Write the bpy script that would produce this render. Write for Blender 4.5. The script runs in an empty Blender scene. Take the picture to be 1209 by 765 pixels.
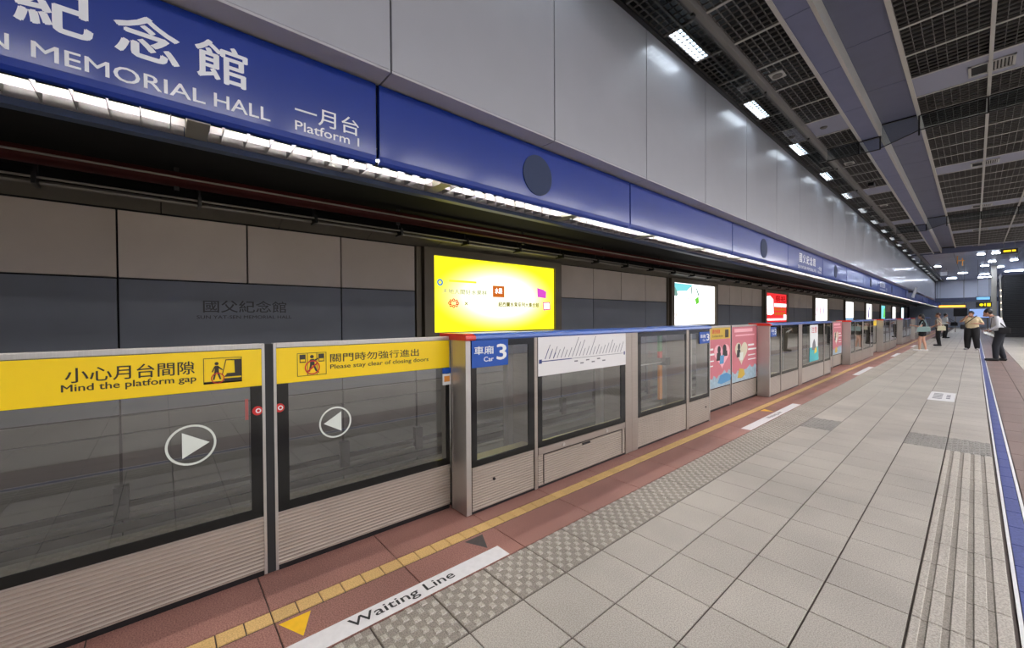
import bpy, bmesh, math, random
from mathutils import Vector, Matrix
random.seed(7)
S = bpy.context.scene
COL = S.collection
# ------------------------------------------------------------------ camera
FPX, YAW, PIT, ROL = 474.145, 0.8555, 0.0126533, -0.00645981
fw = Vector((-math.sin(YAW)*math.cos(PIT), math.cos(YAW)*math.cos(PIT), -math.sin(PIT)))
r0 = Vector((math.cos(YAW), math.sin(YAW), 0)); u0 = r0.cross(fw)
rr = r0*math.cos(ROL) + u0*math.sin(ROL); uu = -r0*math.sin(ROL) + u0*math.cos(ROL)
cd = bpy.data.cameras.new('camera'); cam = bpy.data.objects.new('camera', cd); COL.objects.link(cam)
M3 = Matrix((rr, uu, -fw)).transposed()
cam.matrix_world = Matrix.Translation((0, 0, 1.5)) @ M3.to_4x4()
cd.sensor_fit = 'HORIZONTAL'; cd.sensor_width = 36.0; cd.lens = FPX/1209*36.0
cd.clip_start = 0.02; cd.clip_end = 300
S.camera = cam
# ------------------------------------------------------------------ world, exposure, light levels
w = bpy.data.worlds.new('world'); S.world = w; w.use_nodes = True
w.node_tree.nodes['Background'].inputs[0].default_value = (.5, .52, .55, 1)
w.node_tree.nodes['Background'].inputs[1].default_value = 0.03
S.view_settings.view_transform = 'Standard'; S.view_settings.look = 'None'
S.view_settings.exposure = 0.30; S.view_settings.gamma = 1.0; S.view_settings.use_curve_mapping = False
TUBE_E = 120.0      # fluorescent tubes under the blue fascia
CEIL_E = 10.0      # ceiling fittings
TRACK_E = 16.0     # unseen tubes added behind the fascia to brighten the track wall
HALL_E = 13.0      # large unseen fittings over the other half of the platform, added for brightness

# ------------------------------------------------------------------ materials
def srgb(c):
    return tuple(((v/255)/12.92 if v/255 <= .04045 else (((v/255)+.055)/1.055)**2.4) for v in c)
def mat(name, rgb, rough=.5, metal=0., noise=0., nscale=8., spec=.5, coat=0., bump=0., bscale=60., rand=0., coat_r=.1, stretch=None, lin=None):
    m = bpy.data.materials.new(name); m.use_nodes = True
    nt = m.node_tree; b = nt.nodes['Principled BSDF']
    c = lin if lin else srgb(rgb)
    b.inputs['Roughness'].default_value = rough; b.inputs['Metallic'].default_value = metal
    b.inputs['Specular IOR Level'].default_value = spec
    b.inputs['Coat Weight'].default_value = coat; b.inputs['Coat Roughness'].default_value = coat_r
    b.inputs['Base Color'].default_value = (*c, 1)
    geo = nt.nodes.new('ShaderNodeNewGeometry')
    pos = geo.outputs['Position']
    if stretch:
        mp = nt.nodes.new('ShaderNodeMapping'); mp.inputs['Scale'].default_value = stretch
        nt.links.new(pos, mp.inputs['Vector']); pos = mp.outputs['Vector']
    val = None
    if noise:
        n = nt.nodes.new('ShaderNodeTexNoise'); n.inputs['Scale'].default_value = nscale; n.inputs['Detail'].default_value = 5
        nt.links.new(pos, n.inputs['Vector'])
        mr = nt.nodes.new('ShaderNodeMapRange'); mr.inputs['From Min'].default_value = .3; mr.inputs['From Max'].default_value = .7
        mr.inputs['To Min'].default_value = 1-noise; mr.inputs['To Max'].default_value = 1+noise
        nt.links.new(n.outputs['Fac'], mr.inputs['Value']); val = mr.outputs['Result']
    if rand:
        oi = nt.nodes.new('ShaderNodeObjectInfo'); mr = nt.nodes.new('ShaderNodeMapRange')
        mr.inputs['To Min'].default_value = 1-rand; mr.inputs['To Max'].default_value = 1+rand
        nt.links.new(oi.outputs['Random'], mr.inputs['Value'])
        if val:
            mu = nt.nodes.new('ShaderNodeMath'); mu.operation = 'MULTIPLY'
            nt.links.new(val, mu.inputs[0]); nt.links.new(mr.outputs['Result'], mu.inputs[1]); val = mu.outputs[0]
        else: val = mr.outputs['Result']
    if val:
        hs = nt.nodes.new('ShaderNodeHueSaturation'); hs.inputs['Color'].default_value = (*c, 1)
        nt.links.new(val, hs.inputs['Value']); nt.links.new(hs.outputs['Color'], b.inputs['Base Color'])
    if bump:
        n = nt.nodes.new('ShaderNodeTexNoise'); n.inputs['Scale'].default_value = bscale; n.inputs['Detail'].default_value = 3
        nt.links.new(pos, n.inputs['Vector'])
        bp = nt.nodes.new('ShaderNodeBump'); bp.inputs['Strength'].default_value = bump; bp.inputs['Distance'].default_value = .01
        nt.links.new(n.outputs['Fac'], bp.inputs['Height']); nt.links.new(bp.outputs['Normal'], b.inputs['Normal'])
    return m
def stone(name, rgb, rgb2, scale, rough=.55, rand=.05, dirt=.10):
    """speckled granite / terrazzo with soft dirty patches"""
    m = bpy.data.materials.new(name); m.use_nodes = True
    nt = m.node_tree; b = nt.nodes['Principled BSDF']; b.inputs['Roughness'].default_value = rough
    geo = nt.nodes.new('ShaderNodeNewGeometry')
    n = nt.nodes.new('ShaderNodeTexNoise'); n.inputs['Scale'].default_value = scale; n.inputs['Detail'].default_value = 2
    nt.links.new(geo.outputs['Position'], n.inputs['Vector'])
    cr = nt.nodes.new('ShaderNodeValToRGB'); cr.color_ramp.elements[0].position = .38; cr.color_ramp.elements[1].position = .6
    cr.color_ramp.elements[0].color = (*srgb(rgb2), 1); cr.color_ramp.elements[1].color = (*srgb(rgb), 1)
    nt.links.new(n.outputs['Fac'], cr.inputs['Fac'])
    d = nt.nodes.new('ShaderNodeTexNoise'); d.inputs['Scale'].default_value = 1.1; d.inputs['Detail'].default_value = 6
    nt.links.new(geo.outputs['Position'], d.inputs['Vector'])
    mr = nt.nodes.new('ShaderNodeMapRange'); mr.inputs['From Min'].default_value = .35; mr.inputs['From Max'].default_value = .65
    mr.inputs['To Min'].default_value = 1-dirt; mr.inputs['To Max'].default_value = 1+dirt*.4
    nt.links.new(d.outputs['Fac'], mr.inputs['Value'])
    oi = nt.nodes.new('ShaderNodeObjectInfo'); m2 = nt.nodes.new('ShaderNodeMapRange')
    m2.inputs['To Min'].default_value = 1-rand; m2.inputs['To Max'].default_value = 1+rand
    nt.links.new(oi.outputs['Random'], m2.inputs['Value'])
    mu = nt.nodes.new('ShaderNodeMath'); mu.operation = 'MULTIPLY'
    nt.links.new(mr.outputs['Result'], mu.inputs[0]); nt.links.new(m2.outputs['Result'], mu.inputs[1])
    hs = nt.nodes.new('ShaderNodeHueSaturation'); nt.links.new(cr.outputs['Color'], hs.inputs['Color'])
    nt.links.new(mu.outputs[0], hs.inputs['Value']); nt.links.new(hs.outputs['Color'], b.inputs['Base Color'])
    return m
def emis(name, rgb, k, lin=None):
    m = bpy.data.materials.new(name); m.use_nodes = True; nt = m.node_tree
    nt.nodes.remove(nt.nodes['Principled BSDF']); e = nt.nodes.new('ShaderNodeEmission')
    e.inputs[0].default_value = (*(lin or srgb(rgb)), 1); e.inputs[1].default_value = k
    nt.links.new(e.outputs[0], nt.nodes['Material Output'].inputs[0]); return m
def glass(name, tint, ior=1.5, rough=0.0, extra=0.0):
    m = bpy.data.materials.new(name); m.use_nodes = True; nt = m.node_tree
    nt.nodes.remove(nt.nodes['Principled BSDF'])
    t = nt.nodes.new('ShaderNodeBsdfTransparent'); t.inputs[0].default_value = (*tint, 1)
    g = nt.nodes.new('ShaderNodeBsdfGlossy'); g.inputs['Roughness'].default_value = rough; g.inputs[0].default_value = (1, 1, 1, 1)
    f = nt.nodes.new('ShaderNodeFresnel'); f.inputs[0].default_value = ior
    ge = nt.nodes.new('ShaderNodeNewGeometry'); m1 = nt.nodes.new('ShaderNodeMath'); m1.operation = 'MULTIPLY_ADD'; m1.inputs[1].default_value = -2; m1.inputs[2].default_value = 1
    pw = nt.nodes.new('ShaderNodeMath'); pw.operation = 'POWER'; pw.inputs[0].default_value = ior
    nt.links.new(ge.outputs['Backfacing'], m1.inputs[0]); nt.links.new(m1.outputs[0], pw.inputs[1]); nt.links.new(pw.outputs[0], f.inputs[0])
    a = nt.nodes.new('ShaderNodeMath'); a.operation = 'ADD'; a.use_clamp = True; a.inputs[1].default_value = extra
    nt.links.new(f.outputs[0], a.inputs[0])
    x = nt.nodes.new('ShaderNodeMixShader'); nt.links.new(a.outputs[0], x.inputs[0])
    nt.links.new(t.outputs[0], x.inputs[1]); nt.links.new(g.outputs[0], x.inputs[2])
    nt.links.new(x.outputs[0], nt.nodes['Material Output'].inputs[0]); return m

TILE = stone('beige_granite', (194, 187, 176), (160, 153, 143), 170, .5, .05, .16)
TACT = stone('tactile_base', (160, 152, 141), (128, 120, 110), 150, .6, .04, .12)
STUD = stone('tactile_stud', (196, 189, 177), (160, 152, 141), 150, .6, .03, .1)
GREYT = stone('grey_tactile', (166, 162, 155), (130, 127, 121), 120, .6, .03, .1)
RED = stone('red_granite', (174, 126, 114), (136, 92, 82), 150, .5, .05, .2)
REDB = stone('brown_granite', (136, 112, 104), (104, 84, 78), 160, .5, .05, .15)
YBR = stone('yellow_brick_tile', (226, 188, 124), (200, 162, 100), 150, .5, .06, .12)
GROUT = mat('grout', (78, 68, 62), .8, noise=.15, nscale=30)
WHITE_PAINT = mat('white_floor_paint', (226, 224, 224), .5, noise=.05, nscale=25)
YEL_PAINT = mat('yellow_floor_paint', (250, 196, 40), .45, noise=.05, nscale=30)
DARK_PAINT = mat('dark_grey_floor_paint', (84, 78, 76), .6, noise=.1, nscale=30)
BLUE_TILE = stone('blue_floor_tile', (72, 84, 150), (58, 68, 128), 60, .45, .05, .08)
STEEL = mat('brushed_steel', (176, 166, 156), .42, .75, noise=.06, nscale=6, stretch=(1, .3, 30))
STEELV = mat('brushed_steel_light', (196, 192, 186), .36, .75, noise=.05, nscale=6, stretch=(1, 30, .3))
RIBST = mat('ribbed_steel', (176, 165, 153), .45, .6, noise=.05, nscale=3)
BLACKF = mat('black_frame_glass', (12, 12, 13), .12)
RUBBER = mat('black_rubber', (30, 31, 32), .6)
YBAN = mat('yellow_banner', (252, 214, 6), .35)
INK = mat('dark_ink', (52, 44, 34), .5)
BLKINK = mat('black_ink', (34, 34, 36), .5)
REDINK = mat('red_ink', (206, 40, 36), .45)
WHT = mat('white_print', (236, 238, 236), .45)
GREENW = mat('pale_white_print', (222, 228, 218), .5)
CAPBLUE = mat('blue_cap', (44, 92, 176), .3, coat=.3)
CAPRED = mat('red_cap', (222, 52, 38), .35, coat=.2)
SIGNBLUE = mat('blue_sign', (18, 78, 170), .4)
MAPW = mat('map_board_white', (226, 224, 222), .35)
MAPG = mat('map_grey_ink', (120, 118, 122), .6)
MAPB = mat('map_blue_ink', (52, 62, 120), .6)
GLASS = glass('screen_glass', (.74, .76, .73), 1.7, 0, .075)
GLASS_I = glass('inner_glass', (.86, .88, .86), 1.4)
BARRIER = glass('smoke_barrier_glass', (.74, .78, .80), 1.5)
FASCIA = mat('fascia_blue', (0, 44, 136), .35, spec=.3, coat=.35, coat_r=.12)
ENAMEL = mat('white_enamel', (164, 165, 170), .4, coat=.5, coat_r=.14, noise=.02, nscale=3)
ENAMEL_S = mat('soffit_enamel', (176, 174, 178), .45)
SIGNWHITE = mat('sign_lettering_white', (232, 234, 238), .5)
GRILLE = mat('grille_blade', (92, 89, 86), .75)
RIB = mat('ceiling_rib', (160, 158, 152), .5)
RIBD = mat('ceiling_beam', (104, 100, 96), .6)
PURP = mat('ceiling_slate_blue', (98, 102, 128), .5, noise=.05, nscale=4)
PURPD = mat('ceiling_slate_dark', (80, 84, 106), .5, noise=.05, nscale=4)
BANDP = mat('ceiling_band_grey', (128, 130, 146), .5)
SILV = mat('silver_trim', (178, 176, 168), .4, .3)
VOID = mat('plenum_black', (20, 19, 19), .9)
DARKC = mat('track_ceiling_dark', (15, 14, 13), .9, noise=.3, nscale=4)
PIPER = mat('red_pipe_paint', (74, 13, 11), .6)
PIPEG = mat('grey_conduit', (140, 136, 126), .45, .5)
COVE = mat('cove_grey', (112, 106, 96), .6, noise=.08, nscale=5)
WALLU = mat('wall_panel_beige', (188, 176, 164), .55, noise=.05, nscale=2, rand=.05)
WALLD = mat('wall_panel_slate', (96, 100, 108), .42, noise=.06, nscale=2, rand=.06)
WALLL = mat('wall_panel_grey', (92, 90, 86), .5, noise=.12, nscale=2, rand=.05)
LEDGE = mat('wall_ledge_grey', (150, 147, 140), .5, noise=.06, nscale=3)
JGREY = mat('bracket_grey', (34, 33, 33), .7)
JOINT = mat('joint_black', (12, 12, 12), .8)
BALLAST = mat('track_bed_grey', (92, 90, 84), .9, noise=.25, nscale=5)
RAIL = mat('rail_steel', (150, 144, 134), .35, .7)
FRAMEB = mat('lightbox_frame', (92, 84, 70), .45, .3)
LOUV = mat('louvre_white', (150, 146, 146), .4)
EDGEB = mat('blue_grey_edge_beam', (70, 82, 104), .4)
BLOCK = mat('aluminium_block', (168, 164, 150), .4, .4)
TUBE = emis('fluorescent_tube', (255, 250, 242), TUBE_E)
CEILL = emis('ceiling_diffuser', (226, 240, 255), CEIL_E)
FARL = emis('far_diffuser', (222, 232, 255), 48)
HALLL = emis('hall_diffuser', (252, 249, 250), HALL_E)
FARW = mat('far_wall_pale', (206, 210, 222), .35, coat=.3)
FARC = mat('far_ceiling_metal', (150, 156, 176), .3, .4, noise=.08, nscale=2)
CREAMP = mat('cream_pillar', (214, 208, 192), .4)
SHUT = mat('black_slats', (18, 17, 17), .5)
BLKPL = mat('black_plastic', (16, 16, 18), .4)
WHITEPL = mat('white_plastic', (214, 216, 220), .4)
PINK = mat('pink_poster', (204, 116, 126), .5)
PINKL = mat('pale_pink_poster', (240, 178, 186), .5)
CYANL = mat('pale_cyan_poster', (160, 186, 198), .5, noise=.15, nscale=20)
BLUEM = mat('mid_blue_print', (84, 150, 196), .5)
TEAL = mat('teal_print', (72, 186, 190), .5)
OCHRE = mat('ochre_banner', (206, 172, 60), .5)
ORANGE = mat('orange_print', (232, 150, 60), .5)
GREENP = mat('green_print', (60, 150, 90), .5)
AD_LIT_SILL = mat('sill_ad_glow', (176, 164, 112), .5)  # yellow light from the adverts is put into the sill colour

# ------------------------------------------------------------------ mesh helpers
class MB:
    def __init__(s): s.v = []; s.f = []; s.m = []; s.cur = 0
    def add(s, vs, fs):
        n = len(s.v); s.v += [tuple(v) for v in vs]
        for f in fs: s.f.append(tuple(i+n for i in f)); s.m.append(s.cur)
        return s
    def box(s, x0, x1, y0, y1, z0, z1):
        vs = [(x, y, z) for x in (x0, x1) for y in (y0, y1) for z in (z0, z1)]
        return s.add(vs, [(0, 1, 3, 2), (4, 6, 7, 5), (0, 4, 5, 1), (2, 3, 7, 6), (0, 2, 6, 4), (1, 5, 7, 3)])
    def chbox(s, x0, x1, y0, y1, z0, z1, c):
        """box whose top edges (z1) are chamfered"""
        a = [(x0, y0), (x1, y0), (x1, y1), (x0, y1)]; b = [(x0+c, y0+c), (x1-c, y0+c), (x1-c, y1-c), (x0+c, y1-c)]
        vs = [(*p, z0) for p in a]+[(*p, z1-c) for p in a]+[(*p, z1) for p in b]
        fs = [(3, 2, 1, 0), (8, 9, 10, 11)]
        for i in range(4):
            j = (i+1) % 4; fs += [(i, j, 4+j, 4+i), (4+i, 4+j, 8+j, 8+i)]
        return s.add(vs, fs)
    def prism(s, pts, d):
        """closed polygon of 3D points extruded by vector d"""
        n = len(pts); d = Vector(d); vs = [Vector(p) for p in pts]; vs += [p+d for p in vs]
        fs = [tuple(reversed(range(n))), tuple(range(n, 2*n))]+[(i, (i+1) % n, n+(i+1) % n, n+i) for i in range(n)]
        return s.add(vs, fs)
    def cyl(s, p0, p1, r0, r1=None, n=12):
        if r1 is None: r1 = r0
        p0 = Vector(p0); p1 = Vector(p1); d = (p1-p0).normalized()
        a = d.orthogonal().normalized(); b = d.cross(a)
        vs = []
        for p, r in ((p0, r0), (p1, r1)):
            for i in range(n):
                t = 2*math.pi*i/n; vs.append(p+(a*math.cos(t)+b*math.sin(t))*r)
        return s.add(vs, [tuple(range(n-1, -1, -1)), tuple(range(n, 2*n))]+[(i, (i+1) % n, n+(i+1) % n, n+i) for i in range(n)])
    def ring(s, c, u, v, ro, ri, d, n=32):
        """flat annulus with thickness vector d"""
        c = Vector(c); u = Vector(u); v = Vector(v); d = Vector(d)
        for i in range(n):
            t0 = 2*math.pi*i/n; t1 = 2*math.pi*(i+1)/n
            P = lambda r, t: c+(u*math.cos(t)+v*math.sin(t))*r
            s.prism([P(ri, t0), P(ro, t0), P(ro, t1), P(ri, t1)], d)
        return s
    def sphere(s, c, r, n=10, m=7):
        c = Vector(c); r = Vector(r) if hasattr(r, '__len__') else Vector((r, r, r))
        vs = [c+Vector((0, 0, r.z))]
        for i in range(1, m):
            t = math.pi*i/m
            for j in range(n):
                p = 2*math.pi*j/n; vs.append(c+Vector((r.x*math.sin(t)*math.cos(p), r.y*math.sin(t)*math.sin(p), r.z*math.cos(t))))
        vs.append(c-Vector((0, 0, r.z))); fs = []
        for j in range(n):
            k = (j+1) % n; fs.append((0, 1+j, 1+k)); fs.append((len(vs)-1, 1+(m-2)*n+k, 1+(m-2)*n+j))
            for i in range(m-2): fs.append((1+i*n+j, 1+(i+1)*n+j, 1+(i+1)*n+k, 1+i*n+k))
        return s.add(vs, fs)
    def mesh(s, name, mats, smooth=False):
        me = bpy.data.meshes.new(name); me.from_pydata(s.v, [], s.f)
        if not isinstance(mats, (list, tuple)): mats = [mats]
        for m in mats: me.materials.append(m)
        if len(mats) > 1: me.polygons.foreach_set('material_index', s.m)
        if smooth: me.polygons.foreach_set('use_smooth', [True]*len(me.polygons))
        me.update(); return me
def props(o, label=None, cat=None, group=None, kind=None):
    if label: o['label'] = label
    if cat: o['category'] = cat
    if group: o['group'] = group
    if kind: o['kind'] = kind
    return o
def base_of(o):
    v = Vector((0, 0, 0))
    while o is not None: v += Vector(o.location); o = o.parent
    return v
def O(name, mb, mats, parent=None, label=None, cat=None, group=None, kind=None, smooth=False, bev=0):
    """object from world-coordinate mesh; child meshes keep world coordinates"""
    me = mb if isinstance(mb, bpy.types.Mesh) else mb.mesh(name, mats, smooth)
    o = bpy.data.objects.new(name, me); COL.objects.link(o)
    if parent is not None:
        o.parent = parent; o.location = -base_of(parent)
    if bev:
        bm_ = o.modifiers.new('bevel', 'BEVEL'); bm_.width = bev; bm_.segments = 2; bm_.limit_method = 'ANGLE'
    return props(o, label, cat, group, kind)
def at(name, me, loc, parent=None):
    """instance of a local-coordinate mesh at a world place"""
    o = bpy.data.objects.new(name, me); COL.objects.link(o); o.location = loc
    if parent is not None:
        o.parent = parent; o.location = Vector(loc)-base_of(parent)
    return o
def thing(name, loc, label, cat, group=None):
    o = bpy.data.objects.new(name, None); COL.objects.link(o); o.location = loc; o.empty_display_size = .1
    return props(o, label, cat, group)
def copy_tree(o, parent=None, dloc=(0, 0, 0)):
    c = o.copy(); COL.objects.link(c); c.parent = parent
    if parent is None: c.location = Vector(o.location)+Vector(dloc)
    for ch in o.children: copy_tree(ch, c)
    return c
def text_geo(s, bold=0.):
    cu = bpy.data.curves.new('t', 'FONT'); cu.body = s; cu.resolution_u = 3; cu.offset = bold; cu.fill_mode = 'FRONT'
    o = bpy.data.objects.new('t', cu); COL.objects.link(o)
    dg = bpy.context.evaluated_depsgraph_get(); me = bpy.data.meshes.new_from_object(o.evaluated_get(dg))
    vs = [v.co.copy() for v in me.vertices]; fs = [tuple(p.vertices) for p in me.polygons]
    bpy.data.objects.remove(o); bpy.data.curves.remove(cu); bpy.data.meshes.remove(me)
    if not vs: return [], []
    x0 = min(v.x for v in vs); x1 = max(v.x for v in vs); y0 = min(v.y for v in vs); y1 = max(v.y for v in vs)
    return [((v.x-x0)/(x1-x0), (v.y-y0)/(y1-y0)) for v in vs], fs
def add_text(mb, s, o, u, v, wd, ht, bold=0.):
    g, f = text_geo(s); o = Vector(o); u = Vector(u); v = Vector(v); n = u.cross(v)*.00012; d = bold*ht*1.15
    offs = [(0, 0)] if not bold else [(-d, 0), (d, 0), (0, -d*.6), (0, d*.6)]
    for i, (p, q) in enumerate(offs):
        mb.add([o+u*(d+a*(wd-2*d)+p)+v*(d*.6+b*(ht-1.2*d)+q)+n*i for a, b in g], f)
    return mb
UY, VZ = (0, 1, 0), (0, 0, 1)
def T(s, x, y0, y1, z0, z1, m, parent, name='lettering', bold=0.):
    return O(name, add_text(MB(), s, (x, y0, z0), UY, VZ, y1-y0, z1-z0, bold), m, parent)
def flat(mb, x, pts, t=.0015):
    """polygon in the plane x=const given as (y,z)"""
    return mb.prism([(x, a, b) for a, b in pts], (t, 0, 0))
def rect(mb, x, y0, y1, z0, z1, t=.0015): return mb.box(x, x+t, y0, y1, z0, z1)

# ------------------------------------------------------------------ floor
P = .3454; X0 = -1.576; CW = .3426; Y0 = 1.0876
def yk(k): return Y0+P*k
floor = O('floor', MB().box(-2.80, 8, -8, 80, -.30, -.008), GROUT, kind='structure')
J = .0035
def tile_mesh(w_, l_, m, name='floor_tile'):
    return MB().chbox(J+.0012, w_-J-.0012, J-.0005, l_-J+.0005, -.009, 0, .002).mesh(name, m)
def tact_mesh(base, top, w_=.349, l_=P):
    mb = MB().chbox(J, w_-J, J, l_-J, -.009, 0, .002); mb.cur = 1
    n = 8; px = (w_-2*J)/n; py = (l_-2*J)/n
    for i in range(n):
        for j in range(n):
            if (i+j) % 2: continue
            cx = J+px*(i+.5); cy = J+py*(j+.5); a = .018; b = .014
            vs = [(cx-a, cy-a, 0), (cx+a, cy-a, 0), (cx+a, cy+a, 0), (cx-a, cy+a, 0), (cx-b, cy-b, .006), (cx+b, cy-b, .006), (cx+b, cy+b, .006), (cx-b, cy+b, .006)]
            mb.add(vs, [(4, 5, 6, 7)]+[(q, (q+1) % 4, 4+(q+1) % 4, 4+q) for q in range(4)])
    return mb.mesh('tactile_tile', [base, top])
def bar_mesh():
    mb = MB().chbox(J, CW-J, J, P-J, -.009, -.002, .002); mb.cur = 1
    xs = [(0.006, .040), (.064, .112), (.138, .186), (.212, .258), (.284, .337)]
    for a, b in xs:
        mb.chbox(a, b, J, P-J, -.002, .004, .003)
    return mb.mesh('guide_tile', [TACT, STUD])
tm = tile_mesh(CW, P, TILE); tac = tact_mesh(TACT, STUD); tacg = tact_mesh(GREYT, GREYT, CW); bar = bar_mesh()
KN = 16          # rows built tile by tile
K0 = -8
for k in range(K0, KN+6): at('tactile_tile', tac, (-1.928, yk(k), 0), floor)
for k in range(K0, KN+8):
    for c in range(5):
        patch = (k in (16, 17) and c in (3, 4)) or (k in (16, 17) and c == 0)
        loc = (X0+CW*c, yk(k), 0)
        if patch: at('tactile_tile', tacg, loc, floor)
        elif c == 4 and k < 16: at('guide_tile', bar, loc, floor)
        elif k < KN+2: at('floor_tile', tm, loc, floor)
        else: at('floor_tile', tm, loc, floor)
far = MB()
for k in range(KN+8, 226):
    for c in range(5):
        far.chbox(X0+CW*c+J, X0+CW*(c+1)-J, yk(k)+J, yk(k+1)-J, -.009, 0, .002)
O('floor_tile_field', far, TILE, floor, kind='stuff')
far = MB(); tv = [tuple(v.co) for v in tac.vertices]; tf = [tuple(p.vertices) for p in tac.polygons]; tmi = [p.material_index for p in tac.polygons]
for k in range(KN+6, 110):
    for mi in (0, 1):
        far.cur = mi
        used = [f for f, q in zip(tf, tmi) if q == mi]
        idx = sorted({i for f in used for i in f}); mp = {i: n for n, i in enumerate(idx)}
        far.add([(tv[i][0]-1.928, tv[i][1]+yk(k), tv[i][2]) for i in idx], [tuple(mp[i] for i in f) for f in used])
O('tactile_strip', far, [TACT, STUD], floor, kind='stuff')
# red slabs with yellow brick line
inner = tile_mesh(.337, 2*P, RED, 'red_slab'); outer = tile_mesh(.42, 2*P, RED, 'red_slab'); brk = tile_mesh(.098, P/3, YBR, 'yellow_brick')
far_r = MB(); far_y = MB()
for k in range(-8, 220, 2):
    y = .3968+P*(k)
    if k < 26:
        at('red_slab', inner, (-2.268, y, 0), floor); at('red_slab', outer, (-2.795, y, 0), floor)
        for q in range(6): at('yellow_brick', brk, (-2.3725, y+q*P/3, 0), floor)
    else:
        far_r.chbox(-2.268+J, -1.931-J, y+J, y+2*P-J, -.009, 0, .002); far_r.chbox(-2.795, -2.375-J, y+J, y+2*P-J, -.009, 0, .002)
        for q in range(6): far_y.chbox(-2.3725+J, -2.2745-J, y+q*P/3+J, y+(q+1)*P/3-J, -.009, 0, .002)
O('red_slab_field', far_r, RED, floor, kind='stuff'); O('yellow_brick_field', far_y, YBR, floor, kind='stuff')
# blue line strip and brown area to the right
bt = tile_mesh(.083, P, BLUE_TILE, 'blue_tile')
for k in range(K0, 40): at('blue_tile', bt, (.164, yk(k), 0), floor)
fb = MB()
for k in range(40, 120): fb.chbox(.164+J, .247-J, yk(k)+J, yk(k+1)-J, -.009, 0, .002)
O('blue_tile_field', fb, BLUE_TILE, floor, kind='stuff')
O('white_line', MB().box(.150, .165, -2, 44, -.008, .0008), WHITE_PAINT, floor)
O('white_line', MB().box(.246, .263, -2, 44, -.008, .0008), WHITE_PAINT, floor)
bs = tile_mesh(.32, .69, REDB, 'brown_slab')
for k in range(-2, 30):
    for c in range(2): at('brown_slab', bs, (.265+.32*c, .05+.69*k, 0), floor)
fb = MB(); fc = MB()
for k in range(30, 112):
    for c in range(2): fb.chbox(.265+.32*c+J, .265+.32*(c+1)-J, .05+.69*k+J, .05+.69*(k+1)-J, -.009, 0, .002)
for k in range(-6, 112):
    for c in range(10): fc.chbox(.905+.69*c+J, .905+.69*(c+1)-J, .05+.69*k+J, .05+.69*(k+1)-J, -.009, 0, .002)
O('brown_slab_field', fb, REDB, floor, kind='stuff'); O('side_tile_field', fc, TILE, floor, kind='stuff')
O('cross_joint', MB().box(-1.576, .137, 25.0, 25.12, -.008, .001), REDB, floor)

def waiting_line(y0, y1, txt, label):
    t = thing('waiting_line_marking', (-1.99, (y0+y1)/2, 0), label, 'floor marking')
    z = .0013
    O('white_band', MB().add([(-2.060, y0, z), (-1.936, y0, z), (-1.936, y1, z), (-2.060, y1, z)], [(0, 1, 2, 3)]), WHITE_PAINT, t)
    m = (y0+y1)/2
    if txt:
        O('lettering', add_text(MB(), 'Waiting Line', (-1.955, m-.295, z+.0012), (0, 1, 0), (-1, 0, 0), .60, .082, .012), BLKINK, t)
    return t
def arrow_tri(y0, y1, yt, m, label):
    z = .0014
    o = O('floor_arrow', MB().add([(-2.240, y0, z), (-2.082, yt, z), (-2.240, y1, z)], [(0, 1, 2)]), m)
    return props(o, label, 'floor marking')
# text on the nearest line sits between y .67 and 1.26
waiting_line(.28, 1.650, 1, 'nearest white waiting line band on the red floor, below the two glass door leaves')
arrow_tri(.41, .557, .484, YEL_PAINT, 'yellow triangle painted on the red floor at the foot of the nearest waiting line')
arrow_tri(1.51, 1.66, 1.585, DARK_PAINT, 'dark grey triangle painted on the red floor by the first screen housing')
waiting_line(5.87, 8.23, 1, 'second white waiting line band, in front of the pink advert doors')
arrow_tri(7.2, 7.4, 7.3, YEL_PAINT, 'small yellow triangle beside the second waiting line near pink doors')
waiting_line(13.4, 15.9, 0, 'third white waiting line band, in front of the far pink door leaf')
waiting_line(20.6, 22.6, 0, 'fourth white waiting line band, small, beside the yellow topped far doors')
waiting_line(27.6, 29.6, 0, 'farthest white waiting line band, just left of the woman in black')
st = thing('floor_sticker', (-.385, 10.98, 0), 'white rectangular sticker with blue grey print stuck on the beige tiles', 'sticker')
O('sheet', MB().box(-.55, -.222, 10.38, 11.56, .0006, .0018), WHITE_PAINT, st)
mb = MB()
for i in range(5): mb.box(-.50, -.38, 10.62+.16*i, 10.70+.16*i, .0018, .0024)
for i in range(3): mb.box(-.33, -.28, 10.70+.2*i, 10.82+.2*i, .0018, .0024)
O('print', mb, MAPG, st)

# ------------------------------------------------------------------ track bed, track wall
tb = O('track_bed', MB().box(-6.3, -2.80, -8, 80, -1.4, -1.15), BALLAST, kind='structure')
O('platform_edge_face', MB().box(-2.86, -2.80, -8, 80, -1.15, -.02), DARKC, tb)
for x in (-3.75, -5.19): 
    rb = MB().box(x-.035, x+.035, -8, 80, -1.02, -.98).box(x-.01, x+.01, -8, 80, -1.1, -1.02).box(x-.06, x+.06, -8, 80, -1.15, -1.1)
    O('rail', rb, RAIL, tb)
O('rail_plinth', MB().box(-4.0, -3.5, -8, 80, -1.16, -1.09).box(-5.45, -4.95, -8, 80, -1.16, -1.09), LEDGE, tb)
O('conductor_cover', MB().box(-5.72, -5.60, -8, 80, -.82, -.70), LEDGE, tb)
wl = O('wall_left', MB().box(-6.35, -6.05, -8, 80, -1.4, 3.3), JOINT, kind='structure')
def wp(y0, y1, z0, z1, m, x=-6.0, name='wall_panel', d=.05):
    g = .009
    return O(name, MB().box(x-d, x, y0+g, y1-g, z0+g, z1-g), m, wl)
ADP = 8.18
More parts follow.
